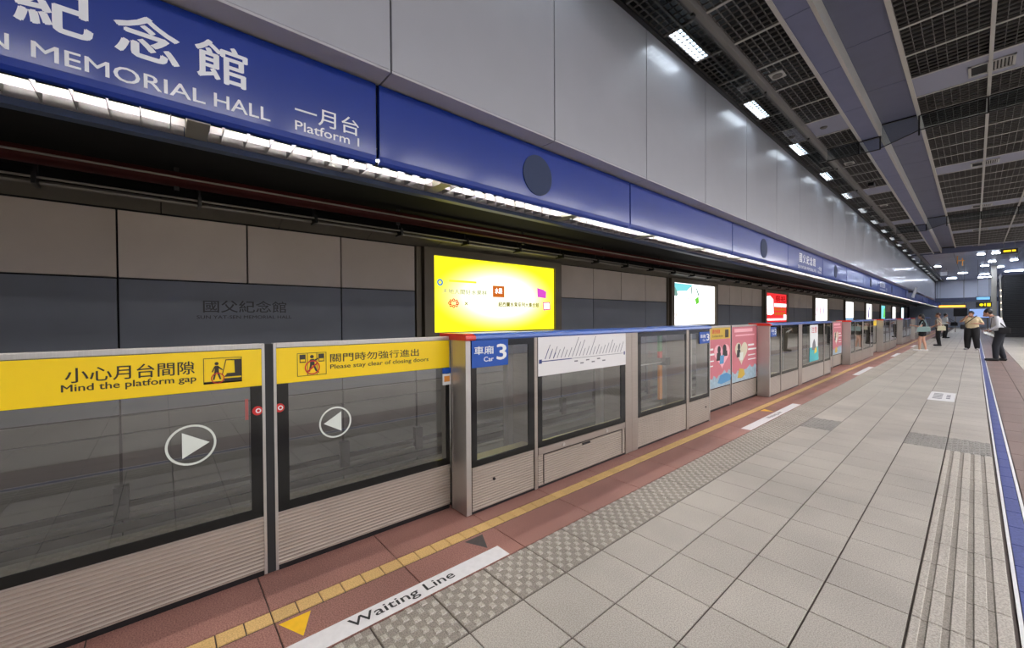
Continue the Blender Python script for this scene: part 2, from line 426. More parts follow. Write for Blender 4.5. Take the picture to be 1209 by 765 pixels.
def column(y0, y1, low=True):
    wp(y0, y1, 1.965, 2.70, WALLU)
    if low: wp(y0, y1, .49, 1.965, WALLD)
    wp(y0, y1, .29, .49, WALLL, x=-5.985); wp(y0, y1, -.45, .29, WALLL); wp(y0, y1, -1.14, -.45, WALLL, x=-5.99)
segs = [(-5.01, -3.85), (-3.85, -2.69), (-2.69, -1.53), (-1.53, -.36), (-.36, .81), (.81, 1.95), (1.95, 3.12)]
for i, (a, b) in enumerate(segs): column(a, b, not (i in (4, 5)))
namep = wp(-.36, 1.95, .49, 1.965, WALLD)
props(namep, 'slate panel with dark raised station name')
T('國父紀念館', -5.998, .36, 1.24, 1.60, 1.75, BLKINK, namep, bold=.01)
T('SUN YAT-SEN MEMORIAL HALL', -5.998, .30, 1.30, 1.525, 1.565, BLKINK, namep, bold=.01)
AD = []
for n in range(9):
    s = 3.12+ADP*n
    AD.append(s)
    wp(s, s+3.52, .49, 1.2, WALLD); wp(s, s+3.52, .29, .49, WALLL, x=-5.985); wp(s, s+3.52, -.45, .29, WALLL); wp(s, s+3.52, -1.14, -.45, WALLL, x=-5.99)
    y = s+3.52
    e = s+ADP
    q = (e-y)/4
    for k in range(4): column(y+q*k, y+q*(k+1), k in (0, 3))
    wp(y+q, y+3*q, .49, 1.965, WALLD)
for a_, b_, m_, x_ in ((-.50, -.44, DARKC, -5.96), (-.62, -.56, WALLL, -5.93), (-.75, -.66, DARKC, -5.95), (-.90, -.82, DARKC, -5.95)): O('shade_banding', MB().box(-6.0, x_, -8, 80, a_, b_), m_, wl)  # added strips; the dark ones put shadow banding on the wall into colour
for y in [-1.53, -.36, 1.95, 3.12]+[AD[n]+3.52+1.165*k for n in range(3) for k in range(5)]:
    O('cable_bracket', MB().box(-6.0, -5.90, y-.06, y+.06, -.60, -.25).box(-5.998, -5.985, y-.012, y+.012, -.25, .29), JGREY, wl)
# overhead of the track: dark ceiling, cove, conduits
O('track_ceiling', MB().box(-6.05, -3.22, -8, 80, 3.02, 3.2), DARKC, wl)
for i in range(-5, 60):
    O('cove_panel', MB().prism([(-6.0, 1.165*i+.005, 2.71), (-5.74, 1.165*i+.005, 2.80), (-5.74, 1.165*i+.005, 2.83), (-6.0, 1.165*i+.005, 2.74)], (0, 1.155, 0)), COVE, wl)
rp = thing('red_pipe', (-5.2, 0, 2.9), 'long dark red pipe running under the track ceiling above the wall', 'pipe')
O('pipe_run', MB().cyl((-5.2, -8, 2.905), (-5.2, 78, 2.905), .072, n=16), PIPER, rp, smooth=True)
hb = MB()
for i in range(-3, 34): hb.box(-5.215, -5.185, i*2.33+.1, i*2.33+.14, 2.80, 3.03)
O('hanger', hb, BLKPL, rp, kind='stuff')
cp = thing('conduit_run', (-5.55, 0, 2.78), 'thin pale conduits running along the top of the track wall', 'conduit')
O('conduit', MB().cyl((-5.50, -8, 2.795), (-5.50, 78, 2.795), .012, n=8), PIPEG, cp)
O('conduit', MB().cyl((-5.62, -8, 2.775), (-5.62, 78, 2.775), .022, n=8), PIPEG, cp)
O('conduit', MB().cyl((-4.95, -8, 2.86), (-4.95, 78, 2.86), .010, n=8), PIPEG, cp)
hb = MB()
for i in range(-5, 60): hb.box(-5.66, -5.46, i*1.165+.30, i*1.165+.33, 2.73, 2.83).box(-5.57, -5.55, i*1.165+.30, i*1.165+.33, 2.83, 3.03)
O('conduit_bracket', hb, BLKPL, cp, kind='stuff')

# ------------------------------------------------------------------ backlit adverts
def adbox(i, label, screen):
    s = AD[i]; t = thing('advert_lightbox', (-6, s+1.76, 1.2), label, 'advertisement', 'backlit adverts on the track wall' )
    y0, y1, z0, z1 = s+.30, s+3.25, 1.28, 2.575
    f = MB()
    f.box(-6.04, -5.90, s+.12, y0, 1.20, 2.70).box(-6.04, -5.90, y1, s+3.42, 1.20, 2.70).box(-6.04, -5.90, y0, y1, z1, 2.70).box(-6.04, -5.90, y0, y1, 1.20, z0)
    O('frame', f, FRAMEB, t)
    for a_ in (s+.01, s+3.43): O('frame_side_strip', MB().box(-6.04, -5.97, a_, a_+.09, 1.20, 2.70), FRAMEB, t)
    O('screen', MB().box(-5.99, -5.955, y0, y1, z0, z1), screen, t)
    return t, y0, y1, z0, z1
def ad_yellow():
    m = bpy.data.materials.new('backlit_yellow'); m.use_nodes = True; nt = m.node_tree
    nt.nodes.remove(nt.nodes['Principled BSDF']); e = nt.nodes.new('ShaderNodeEmission')
    tc = nt.nodes.new('ShaderNodeTexCoord'); mp = nt.nodes.new('ShaderNodeMapping')
    nt.links.new(tc.outputs['Generated'], mp.inputs[0]); mp.inputs['Location'].default_value = (-.5, -.5, -.5)
    mp2 = nt.nodes.new('ShaderNodeMapping'); mp2.inputs['Scale'].default_value = (0, 1.9, 1.9); nt.links.new(mp.outputs[0], mp2.inputs[0])
    g = nt.nodes.new('ShaderNodeTexGradient'); g.gradient_type = 'QUADRATIC_SPHERE'; nt.links.new(mp2.outputs[0], g.inputs[0])
    cr = nt.nodes.new('ShaderNodeValToRGB'); cr.color_ramp.elements[0].color = (1, .90, .015, 1); cr.color_ramp.elements[1].color = (1, .99, .74, 1)
    cr.color_ramp.elements[1].position = .22
    nt.links.new(g.outputs['Fac'], cr.inputs[0]); nt.links.new(cr.outputs[0], e.inputs[0]); e.inputs[1].default_value = 1.35
    nt.links.new(e.outputs[0], nt.nodes['Material Output'].inputs[0]); return m
E = lambda n, c, k=1.0: emis('backlit_'+n, c, k*.8)
e_or = E('orange', (214, 110, 40)); e_red = E('red', (226, 44, 50), 1.1); e_mag = E('magenta', (232, 90, 214)); e_wh = E('white', (255, 255, 255), 2.2)
e_ol = E('olive', (128, 120, 6), 1.0); e_bl = E('blue', (84, 150, 210)); e_gy = E('pale_grey', (186, 192, 150), 1.0); e_gn = E('green', (120, 220, 70)); e_pk = E('pink', (236, 120, 160)); e_cy = E('cyan', (130, 220, 226), 1.2); e_dg = E('grey_green', (130, 170, 160)); e_py = E('pale_yellow', (246, 240, 60), 1.2)
t, y0, y1, z0, z1 = adbox(0, 'bright yellow backlit advert with small red and magenta squares, nearest on track wall', ad_yellow())
xs = -5.9545
T('天地人間好水果林', xs, 3.60, 4.56, 1.94, 2.03, e_gy, t, 'printed_line', .03)
T('紐西蘭水果系列大集合館', xs, 4.83, 5.92, 1.735, 1.83, e_ol, t, 'printed_line', .03)
O('printed_bar', rect(MB(), xs, 3.74, 4.32, 2.15, 2.185), e_py, t)
O('blue_mark', MB().ring((xs, 3.56, 2.13), UY, VZ, .06, .03, (.001, 0, 0), 16), e_bl, t)
ro = MB()
for q in range(8):
    a = q*math.pi/4; ro.ring((xs, 3.83+.085*math.cos(a), 1.78+.055*math.sin(a)), UY, VZ, .03, .012, (.001, 0, 0), 8)
O('red_rosette', ro, e_red, t)
T('×', xs, 4.06, 4.13, 1.75, 1.81, e_ol, t, 'printed_line', .02)
O('orange_square', rect(MB(), xs, 4.70, 4.98, 1.915, 2.13), e_or, t)
T('水果', xs+.002, 4.75, 4.93, 1.98, 2.09, e_wh, t, 'printed_line', .02)
O('magenta_square', flat(MB(), xs, [(5.88, 1.95), (6.13, 1.93), (6.14, 2.07), (6.05, 2.11), (5.87, 2.14)]), e_mag, t)
O('pink_framed_square', flat(MB(), xs, [(6.05, 1.67), (6.27, 1.69), (6.25, 1.86), (6.03, 1.85)]), e_pk, t)
O('white_square', flat(MB(), xs+.002, [(6.08, 1.70), (6.24, 1.715), (6.22, 1.835), (6.06, 1.825)]), e_wh, t)
t, y0, y1, z0, z1 = adbox(1, 'white backlit advert with pale cyan corner and orange figures, second on track wall', e_wh)
O('cyan_patch', flat(MB(), xs, [(11.65, 2.56), (12.9, 2.56), (12.5, 2.35), (11.65, 2.30)]), e_cy, t)
O('foliage_shape', flat(MB(), xs+.002, [(11.63, 2.42), (11.72, 2.44), (11.86, 2.30), (11.90, 2.2), (11.80, 2.16), (11.63, 2.2)]), e_dg, t)
O('tower_outline', flat(MB(), xs+.002, [(12.75, 2.5), (12.82, 2.52), (12.88, 2.25), (12.80, 2.25)]), e_dg, t)
O('tower_outline', flat(MB(), xs+.002, [(13.1, 2.5), (13.2, 2.45), (13.35, 2.26), (13.28, 2.2)]), e_dg, t)
O('green_patch', flat(MB(), xs+.002, [(13.05, 2.1), (13.3, 2.2), (13.35, 2.0), (13.15, 1.92)]), e_gn, t)
T('夏日', xs, 12.45, 13.0, 1.9, 2.12, e_pk, t, 'printed_line', .0)
T('旅遊節', xs, 11.72, 13.35, 1.48, 1.66, e_or, t, 'printed_line', .0)
t, y0, y1, z0, z1 = adbox(2, 'red and white backlit advert with rows of small boxes, third on track wall', E('poster_red', (224, 52, 56), 1.3))
O('white_patch', flat(MB(), xs, [(19.95, 2.42), (20.35, 2.46), (20.8, 2.3), (20.85, 1.66), (20.5, 1.6), (20.0, 1.62)]), e_wh, t)
O('white_band', rect(MB(), xs, 20.95, 22.7, 1.98, 2.13), e_wh, t)
g_ = MB()
for i in range(4):
    for j in range(2): rect(g_, xs, 21.0+.42*i, 21.32+.42*i, 1.80-.2*j+.0, 1.93-.2*j)
O('small_box_row', g_, e_or, t)
O('white_band', rect(MB(), xs, 20.0, 22.7, 1.36, 1.44).box(xs, xs+.002, 22.3, 22.7, 1.44, 1.62), e_wh, t)
T('祭祀', xs, 21.1, 22.6, 2.2, 2.5, E('deep_red', (180, 20, 24), 1.0), t, 'printed_line', .03)
t, y0, y1, z0, z1 = adbox(3, 'white backlit advert with pink and lilac streaks, fourth on track wall', e_wh)
for a in range(3): O('lilac_streak', flat(MB(), xs, [(y0+.3+.8*a, z0+.3), (y0+.5+.8*a, z0+.3), (y0+.75+.8*a, z1-.1), (y0+.6+.8*a, z1-.1)]), e_pk if a < 2 else E('lilac', (150, 130, 200)), t)
t, *_ = adbox(4, 'plain white backlit advert with a thin blue foot, fifth on track wall', e_wh)
O('blue_foot', rect(MB(), xs, AD[4]+.3, AD[4]+3.25, 1.29, 1.40), e_bl, t)
t, y0, y1, *_ = adbox(5, 'white backlit advert with a grey violet figure streak, sixth on track wall', e_wh)
O('violet_streak', flat(MB(), xs, [(y0+1.0, 1.4), (y0+1.7, 1.4), (y0+2.0, 2.3), (y0+1.5, 2.4)]), E('violet', (130, 120, 170)), t)
t, y0, y1, *_ = adbox(6, 'pale cyan and green backlit advert, seventh on track wall', e_cy)
O('green_patch', flat(MB(), xs, [(y0+1.8, 1.4), (y1-.1, 1.4), (y1-.1, 2.4), (y0+2.2, 2.2)]), e_gn, t)
adbox(7, 'white backlit advert, last but one on the track wall', e_wh)
adbox(8, 'farthest cool white backlit advert on the track wall', E('cool_white', (214, 240, 255), 2.0))

# ------------------------------------------------------------------ bulkhead: white enamel panels, blue fascia
bk = O('trim_1', MB().box(-3.2, -2.70, -8, 60, 3.24, 5.4).box(-3.2, -2.87, -8, 75, 2.68, 3.24), JOINT, kind='structure')
WP0, WPP = 1.213, 1.65
for i in range(-5, 36):
    a = WP0+WPP*i; g = .006
    O('white_panel', MB().box(-2.70, -2.65, a+g, a+WPP-g, 3.222, 5.05), ENAMEL, bk, bev=.004)
    O('soffit_panel', MB().box(-2.86, -2.652, a+g, a+WPP-g, 3.205, 3.221), ENAMEL_S, bk)
O('top_trim', MB().box(-2.72, -2.60, -8, 60, 5.03, 5.09), BLKPL, bk)
BP0, BPP = 1.184, 3.23
def fascia(i):
    a = BP0+BPP*i+.012; b = BP0+BPP*(i+1)-.012
    mb = MB(); pr = [(-2.86, 3.19), (-2.82, 3.19), (-2.82, 2.68), (-2.826, 2.645), (-2.84, 2.625), (-2.86, 2.62)]
    mb.prism([(x, a, z) for x, z in pr], (0, b-a, 0))
    return O('blue_panel', mb, FASCIA, bk, bev=.002)
def station_sign(p, d, small=False):
    T('國', -2.818, -1.13+d, -.885+d, 2.853, 3.075, SIGNWHITE, p, bold=.022)
    T('父', -2.818, -.81+d, -.565+d, 2.853, 3.075, SIGNWHITE, p, bold=.025)
    T('紀', -2.818, -.487+d, -.237+d, 2.853, 3.075, SIGNWHITE, p, bold=.025)
    T('念', -2.818, -.167+d, .088+d, 2.853, 3.075, SIGNWHITE, p, bold=.025)
    T('館', -2.818, .151+d, .397+d, 2.853, 3.075, SIGNWHITE, p, bold=.02)
    T('SUN YAT-SEN', -2.818, -1.24+d, -.50+d, 2.708, 2.780, SIGNWHITE, p, bold=.012)
    T('MEMORIAL', -2.818, -.437+d, .195+d, 2.706, 2.782, SIGNWHITE, p, bold=.012)
    T('HALL', -2.818, .233+d, .510+d, 2.711, 2.788, SIGNWHITE, p, bold=.012)
    T('一月台', -2.818, .645+d, 1.048+d, 2.775, 2.892, SIGNWHITE, p, bold=.008)
    T('Platform 1', -2.818, .645+d, 1.048+d, 2.705, 2.765, SIGNWHITE, p, bold=.014)
SPK = mat('speaker_grille', (38, 52, 84), .7)
for i in range(-3, 23):
    p = fascia(i)
    if i in (-1, 3, 7): station_sign(p, (i+1)*BPP)
    if i % 2 == 0 and i >= 0:
        c = (-2.8195, BP0+BPP*i+1.61, 2.905)
        sp = O('speaker_grille', MB().cyl(c, (-2.812, c[1], c[2]), .195, n=40), SPK, p)
# continuous louvre lights
louv = MB(); LL = 1.50
for j in range(12): louv.box(-3.13, -2.862, .06+j*.125, .064+j*.125, -.04, .005)
louv.box(-3.00, -2.996, 0, LL, -.04, .005)
refl = MB().prism([(-3.14, 0, .0), (-3.14, 0, .06), (-2.865, 0, .09), (-2.865, 0, .085), (-3.135, 0, .05)], (0, LL, 0)).box(-3.15, -3.135, 0, LL, -.04, .06)
lm = louv.mesh('louvre', LOUV); rm = refl.mesh('reflector', LOUV)
tm1 = MB().cyl((-2.915, .03, .03), (-2.915, LL-.03, .03), .014, n=10).mesh('tube', TUBE, True)
tm2 = MB().cyl((-3.06, .03, .02), (-3.06, LL-.03, .02), .010, n=10).mesh('tube', TUBE, True)
bm_ = MB().box(-3.14, -2.862, LL+.005, LL+.11, -.045, .02).mesh('end_block', BLOCK)
FX0, FXP = .225, 1.615
for i in range(-4, 44):
    y = FX0+FXP*i
    if i == -1: lab = 'louvred strip light under the blue fascia, at the left edge of the frame'
    elif i == 0: lab = 'louvred strip light under the blue fascia, just below the platform number lettering'
    elif i == 1: lab = 'louvred strip light under the blue fascia, left of the round speaker grille'
    elif 1 < i < 8: lab = 'louvred strip light under the blue fascia, %s from the left edge of the frame' % ('fourth', 'fifth', 'sixth', 'seventh', 'eighth', 'ninth')[i-2]
    else: lab = 'louvred strip light in the far bright row under the blue fascia'
    t = thing('louvre_light', (-3.0, y, 2.66), lab, 'lamp', 'strip lights under the blue fascia')
    for n_, me in (('louvre', lm), ('reflector', rm), ('tube', tm1), ('end_block', bm_)):
        o = bpy.data.objects.new(n_, me); COL.objects.link(o); o.parent = t; o.location = (3.0, 0, 0)
O('trim_2', MB().box(-3.225, -3.155, -8, 75, 2.585, 2.70), EDGEB, kind='structure')

tl_m = MB().cyl((-3.42, .1, 2.87), (-3.42, 1.4, 2.87), .02, n=10).mesh('tube', emis('added_track_tube', (255, 240, 222), TRACK_E), True); tl_h = MB().prism([(-3.36, 0, 2.80), (-3.36, 0, 2.95), (-3.48, 0, 2.95), (-3.48, 0, 2.92), (-3.375, 0, 2.92), (-3.375, 0, 2.80)], (0, 1.5, 0)).mesh('housing', RIBD)
for i in range(-2, 20):  # added fittings, unseen behind the fascia, that brighten the track wall
    t = thing('added_track_light', (-3.4, 3.2*i, 2.87), 'unseen tube light added behind the blue fascia to brighten the track wall', 'lamp', 'added track side tube lights')
    for n_, me in (('housing', tl_h), ('tube', tl_m)):
        o = bpy.data.objects.new(n_, me); COL.objects.link(o); o.parent = t; o.location = (3.4, 0, -2.87)

# ------------------------------------------------------------------ ceiling
ce = O('ceiling', MB().box(-3.2, 8, -8, 80, 5.45, 5.7), VOID, kind='structure')
M_ = .83; CY0 = 8.98
def grille(w_, l_, nx, ny, h=.022, t_=.007):
    mb = MB()
    for i in range(nx+1): x = i*w_/nx; mb.box(x-t_/2, x+t_/2, 0, l_, 0, h)
    for j in range(ny+1): y = j*l_/ny; mb.box(0, w_, y-t_/2, y+t_/2, 0, h)
    return mb.mesh('grille_panel', GRILLE)
gR = grille(.79, .79, 8, 7); gL = grille(.52, .79, 6, 7); gS = grille(.24, .79, 3, 7)
YE = 33.0
K1 = -6; K2 = 28
restR = MB()
def is_band(k): return k % 7 == 0
for k in range(K1, K2+1):
    y = CY0+M_*k
    lab = None
    O('cross_rib', MB().box(-.69, 4.3, y-.018, y+.018, 5.245, 5.28), RIB, ce)
    O('cross_rib', MB().box(-2.07, -1.52, y-.018, y+.018, 5.045, 5.08), RIB, ce)
    O('cross_rib', MB().box(-2.60, -2.15, y-.012, y+.012, 5.05, 5.08), RIBD, ce)
    if is_band(k):
        O('band_panel', MB().box(-.67, 4.3, y+.02, y+M_-.02, 5.255, 5.27), BANDP, ce)
        O('band_panel', MB().box(-2.07, -1.52, y+.02, y+M_-.02, 5.055, 5.07), BANDP, ce)
    else:
        for c in range(5): at('grille_panel', gR, (-.67+M_*c, y+.02, 5.252), ce)
        at('grille_panel', gL, (-2.06, y+.02, 5.052), ce)
    at('narrow_grille_panel', gS, (-2.60, y+.02, 5.055), ce); at('narrow_grille_panel', gS, (-2.37, y+.02, 5.055), ce)
for c in range(1, 6): O('long_rib', MB().box(-.69+M_*c-.02, -.69+M_*c+.02, 2, YE, 5.235, 5.275), RIB, ce)
O('long_rib', MB().box(-2.375, -2.35, 2, 60, 5.04, 5.075), RIBD, ce)
O('long_rib', MB().box(-.72, -.67, 2, YE, 5.225, 5.28), SILV, ce)
O('long_rib', MB().box(-1.545, -1.50, 2, YE, 5.02, 5.08), SILV, ce)
O('long_beam', MB().box(-2.15, -2.065, -2, 60, 4.97, 5.10), RIBD, ce, bev=.006)
O('duct_side', MB().box(-1.245, -1.205, 2, YE, 5.03, 5.27), SILV, ce)
O('ceiling_back_slab', MB().box(4.3, 8, -8, YE, 5.25, 5.3).box(-2.65, 4.3, -8, 3.6, 5.25, 5.3), PURPD, ce)
for k in range(-4, 15):
    y = 7.28+1.66*k
    cuts = [(y, y+1.66)]
    for a, b in cuts:
        b = min(b, YE)
        O('duct_panel', MB().box(-1.50, -1.245, a+.005, b-.005, 5.035, 5.05), PURP, ce)
        O('duct_panel', MB().box(-1.205, -.715, a+.005, b-.005, 5.252, 5.27), PURPD, ce)
O('duct_joint_backing', MB().box(-1.50, -1.245, 2, YE, 5.052, 5.07).box(-1.205, -.715, 2, YE, 5.272, 5.28), JOINT, ce)
# far ceiling past the duct
for k in range(int((75-YE)/1.66)+1):
    for c in range(8):
        O('far_ceiling_panel', MB().box(-2.05+1.25*c+.01, -2.05+1.25*(c+1)-.01, YE+1.66*k+.02, YE+1.66*(k+1)-.02, 5.10, 5.13), FARC, ce)
O('end_beam', MB().box(-2.07, 8, YE-.15, YE+.02, 4.98, 5.3), PURPD, ce)
# linear diffusers in band panels
for k in range(7):
    y = 9.23+5.81*(k-0)
    if y > YE: break
    v = thing('air_diffuser', (.15, y+.2, 5.25), 'nearest slotted air diffuser set in the grey ceiling band' if k == 0 else 'slotted air diffuser in a far grey ceiling band, number %s from the camera' % ('one', 'two', 'three', 'four', 'five', 'six')[k], 'air vent', 'air diffusers in the ceiling')
    fr = MB().box(-.08, .38, y, y+.03, 5.235, 5.257).box(-.08, .38, y+.37, y+.40, 5.235, 5.257).box(-.08, -.05, y, y+.40, 5.235, 5.257).box(.35, .38, y, y+.40, 5.235, 5.257)
    O('frame', fr, RIB, v)
    O('backing', MB().box(-.05, .35, y+.03, y+.37, 5.25, 5.254), VOID, v)
    for i in range(4, 11): O('slat', MB().prism([(-.03+.035*i, y+.03, 5.250), (-.025+.035*i, y+.03, 5.250), (-.010+.035*i, y+.03, 5.236), (-.015+.035*i, y+.03, 5.236)], (0, .34, 0)), RIB, v)
# ceiling strip fittings beside the white panels
fm = MB().box(0, .18, 0, .015, 0, .04).box(0, .18, .795, .81, 0, .04).box(0, .012, 0, .81, 0, .04).box(.168, .18, 0, .81, 0, .04).mesh('fitting_frame', RIBD)
lv = MB()
for i in range(1, 3): lv.box(.06*i-.003, .06*i+.003, .01, .8, .0, .018)
for i in range(1, 9): lv.box(.01, .17, .09*i-.003, .09*i+.003, .0, .018)
lvm = lv.mesh('louvre', RIBD); dm = MB().box(.012, .168, .015, .795, .018, .024).mesh('diffuser', CEILL)
names = ['nearest', 'second', 'third', 'fourth', 'fifth', 'sixth', 'seventh', 'eighth', 'ninth', 'tenth', 'eleventh', 'twelfth']
for i in range(-2, 22):
    y = 4.82+2.49*i
    lab = ('%s louvred ceiling light in view above the white wall panels' % names[i]) if 0 <= i < 10 else 'small bright louvred ceiling light in the row above the white wall panels'
    t = thing('ceiling_light', (-2.545, y, 5.035), lab, 'lamp', 'ceiling lights above the white panels')
    for n_, me in (('fitting_frame', fm), ('louvre', lvm), ('diffuser', dm)):
        o = bpy.data.objects.new(n_, me); COL.objects.link(o); o.parent = t
# wide fittings over the other side of the platform (out of the frame; first row read from fascia reflections, outer row and length added for brightness)
hf = MB().box(0, .95, 0, 1.9, .03, .07).mesh('fitting_frame', RIB); hd = MB().box(.02, .93, .02, 1.88, .02, .03).mesh('diffuser', HALLL)
for i in range(-3, 24):
    for x in (2.75, 5.6):
        t = thing('unseen_hall_light', (x, 4.2+2.3*i, 5.17), 'long white ceiling light out of view over the far half, added for brightness', 'lamp', 'added long ceiling lights over the far half')
        for n_, me in (('fitting_frame', hf), ('diffuser', hd)):
            o = bpy.data.objects.new(n_, me); COL.objects.link(o); o.parent = t
# far end fittings; those past the end wall are unseen, added for brightness
for i, (x, y, l) in enumerate([(.10, 35.6, .28), (.65, 35.6, .28), (-1.9, 42, .3), (.3, 44, .35), (.6, 41, .3), (1.1, 46, .3), (1.5, 41, .3), (-.9, 50, .5), (.3, 53, .5), (1.6, 51, 1.2), (-1.7, 56, .6), (-1.0, 63, 1.5), (-.6, 67, 1.5), (-.2, 72, 1.5), (.2, 57, 1.0)]):
    t = thing('far_ceiling_light', (x, y, 5.08), 'small bright ceiling light at the far end, in a set partly added for brightness', 'lamp', 'far end ceiling lights')
    O('housing', MB().box(x-.05, x+l+.05, y-.05, y+.45, 5.07, 5.11), RIB, t)
    O('diffuser', MB().box(x, x+l, y, y+.4, 5.055, 5.07), FARL, t)
# small speaker plates in the left coffers
for y, lab in ((6.73, 'nearest small pale oval speaker in the ceiling grille'), (11.9, 'second small pale oval speaker, beyond the glass barrier'), (17.3, 'third small pale oval speaker in the ceiling grille')):
    t = thing('ceiling_speaker', (-1.93, y, 5.04), lab, 'speaker')
    O('plate', MB().box(-2.0, -1.82, y, y+.22, 5.035, 5.052), RIB, t, bev=.01)
    O('grille', MB().cyl((-1.91, y+.11, 5.036), (-1.91, y+.11, 5.028), .065, n=24), GRILLE, t)
sd = thing('smoke_detector', (-1.87, 9.4, 5.05), 'small dark round detector in the grey ceiling band', 'detector')
O('body', MB().cyl((-1.87, 9.4, 5.055), (-1.87, 9.4, 5.035), .06, .045, 20), GRILLE, sd)
cm = thing('cctv_camera', (-1.75, 13.8, 4.95), 'small dark security camera hanging under the left ceiling strip', 'camera')
O('mount', MB().cyl((-1.75, 13.8, 5.05), (-1.75, 13.8, 4.93), .02), RIBD, cm)
O('camera_body', MB().box(-1.81, -1.69, 13.68, 13.95, 4.84, 4.93), BLKPL, cm, bev=.01)
# glass smoke barriers
def cross_barrier(y, lab):
    t = thing('smoke_barrier', (0, y, 5.0), lab, 'glass barrier')
    prof = [(-2.06, -1.545, 5.05, 4.78), (-1.545, -1.225, 5.03, 4.77), (-1.225, -.69, 5.25, 4.86), (-.69, .14, 5.24, 4.95), (.14, .97, 5.24, 4.96), (.97, 1.8, 5.24, 4.96), (1.8, 4.3, 5.24, 4.96)]
    for i, (a, b, zt, zb) in enumerate(prof):
        zb0 = 4.79 if i == 2 else zb
        O('pane', MB().prism([(a+.004, y, zt), (b-.004, y, zt), (b-.004, y, zb if i != 2 else 4.95), (a+.004, y, zb0)], (0, .006, 0)), BARRIER, t)
        O('bottom_rail', MB().prism([(a, y-.006, zb0), (b, y-.006, zb if i != 2 else 4.95), (b, y-.006, (zb if i != 2 else 4.95)+.015), (a, y-.006, zb0+.015)], (0, .018, 0)), BLKPL, t)
        O('top_rail', MB().box(a, b, y-.02, y+.026, zt-.02, zt), BLKPL, t)
        O('clamp', MB().box(b-.012, b+.012, y-.012, y+.018, min(zb, 4.95), zt), BLKPL, t)
    return t
cross_barrier(10.65, 'nearest glass smoke barrier with black rails crossing under the ceiling')
cross_barrier(22.1, 'farther glass smoke barrier with black rails crossing under the ceiling')
lb = thing('long_smoke_barrier', (-2.15, 0, 5.0), 'row of clear hanging glass panes along the grey ceiling beam beside the lights', 'glass barrier')
yy = 4.62-2.45*2
while yy < 32:
    O('pane', MB().box(-2.13, -2.122, yy+.006, yy+2.444, 4.60, 4.975), BARRIER, lb)
    O('clip', MB().box(-2.145, -2.11, yy-.03, yy+.03, 4.94, 4.985), BLKPL, lb)
    yy += 2.45
# ------------------------------------------------------------------ other room walls
O('wall_right', MB().box(8, 8.2, -8, 80, 0, 5.7), FARW, kind='structure')
O('wall_back', MB().box(-6.3, 8.2, -8.3, -8, -1.4, 5.7), WALLU, kind='structure')
O('wall_far', MB().box(-6.3, 8.2, 80, 80.3, -1.4, 5.7), FARW, kind='structure')
ew = O('wall_end', MB().box(-2.65, 1.2, 60.06, 60.3, 3.30, 5.12), JOINT, kind='structure')
for a, b in ((-2.62, -2.50), (-2.48, -.72), (-.70, 1.18)): O('end_panel', MB().box(a, b, 60, 60.06, 3.32, 5.1), FARW, ew)
O('end_header', MB().box(-2.65, 5, 59.9, 60.3, 2.9, 3.30), PURPD, ew)

# ------------------------------------------------------------------ platform screen doors
DX = -2.72
def rib_panel(mb, x, y0, y1, z0, z1, n, d=.006):
    """horizontal ribs, one mesh"""
    h = (z1-z0)/n
    for i in range(n):
        a = z0+h*i
        mb.prism([(x-.01, y0, a), (x, y0, a), (x, y0, a+h*.42), (x+d, y0, a+h*.66), (x+d, y0, a+h*.72), (x, y0, a+h), (x-.01, y0, a+h)], (0, y1-y0, 0))
    return mb
def window(parent, x, y0, y1, z0, z1, gy0, gy1, gz0, gz1, g=GLASS, label=None):
    """black border ring with a pane"""
    f = MB().box(x-.012, x, y0, gy0, z0, z1).box(x-.012, x, gy1, y1, z0, z1).box(x-.012, x, gy0, gy1, z0, gz0).box(x-.012, x, gy0, gy1, gz1, z1)
    O('black_border', f, BLACKF, parent)
    O('pane', MB().add([(x-.004, gy0, gz0), (x-.004, gy1, gz0), (x-.004, gy1, gz1), (x-.004, gy0, gz1)], [(0, 1, 2, 3)]), g, parent)
def round_emblem(parent, yc, zc, r, right, x=DX+.001):
    O('emblem_ring', MB().ring((x, yc, zc), UY, VZ, r, r*.90, (.001, 0, 0), 40), GREENW, parent)
    s = 1 if right else -1
    O('emblem_triangle', flat(MB(), x, [(yc-s*r*.36, zc-r*.62), (yc+s*r*.72, zc-r*.0), (yc-s*r*.36, zc+r*.65)], .001), GREENW, parent)
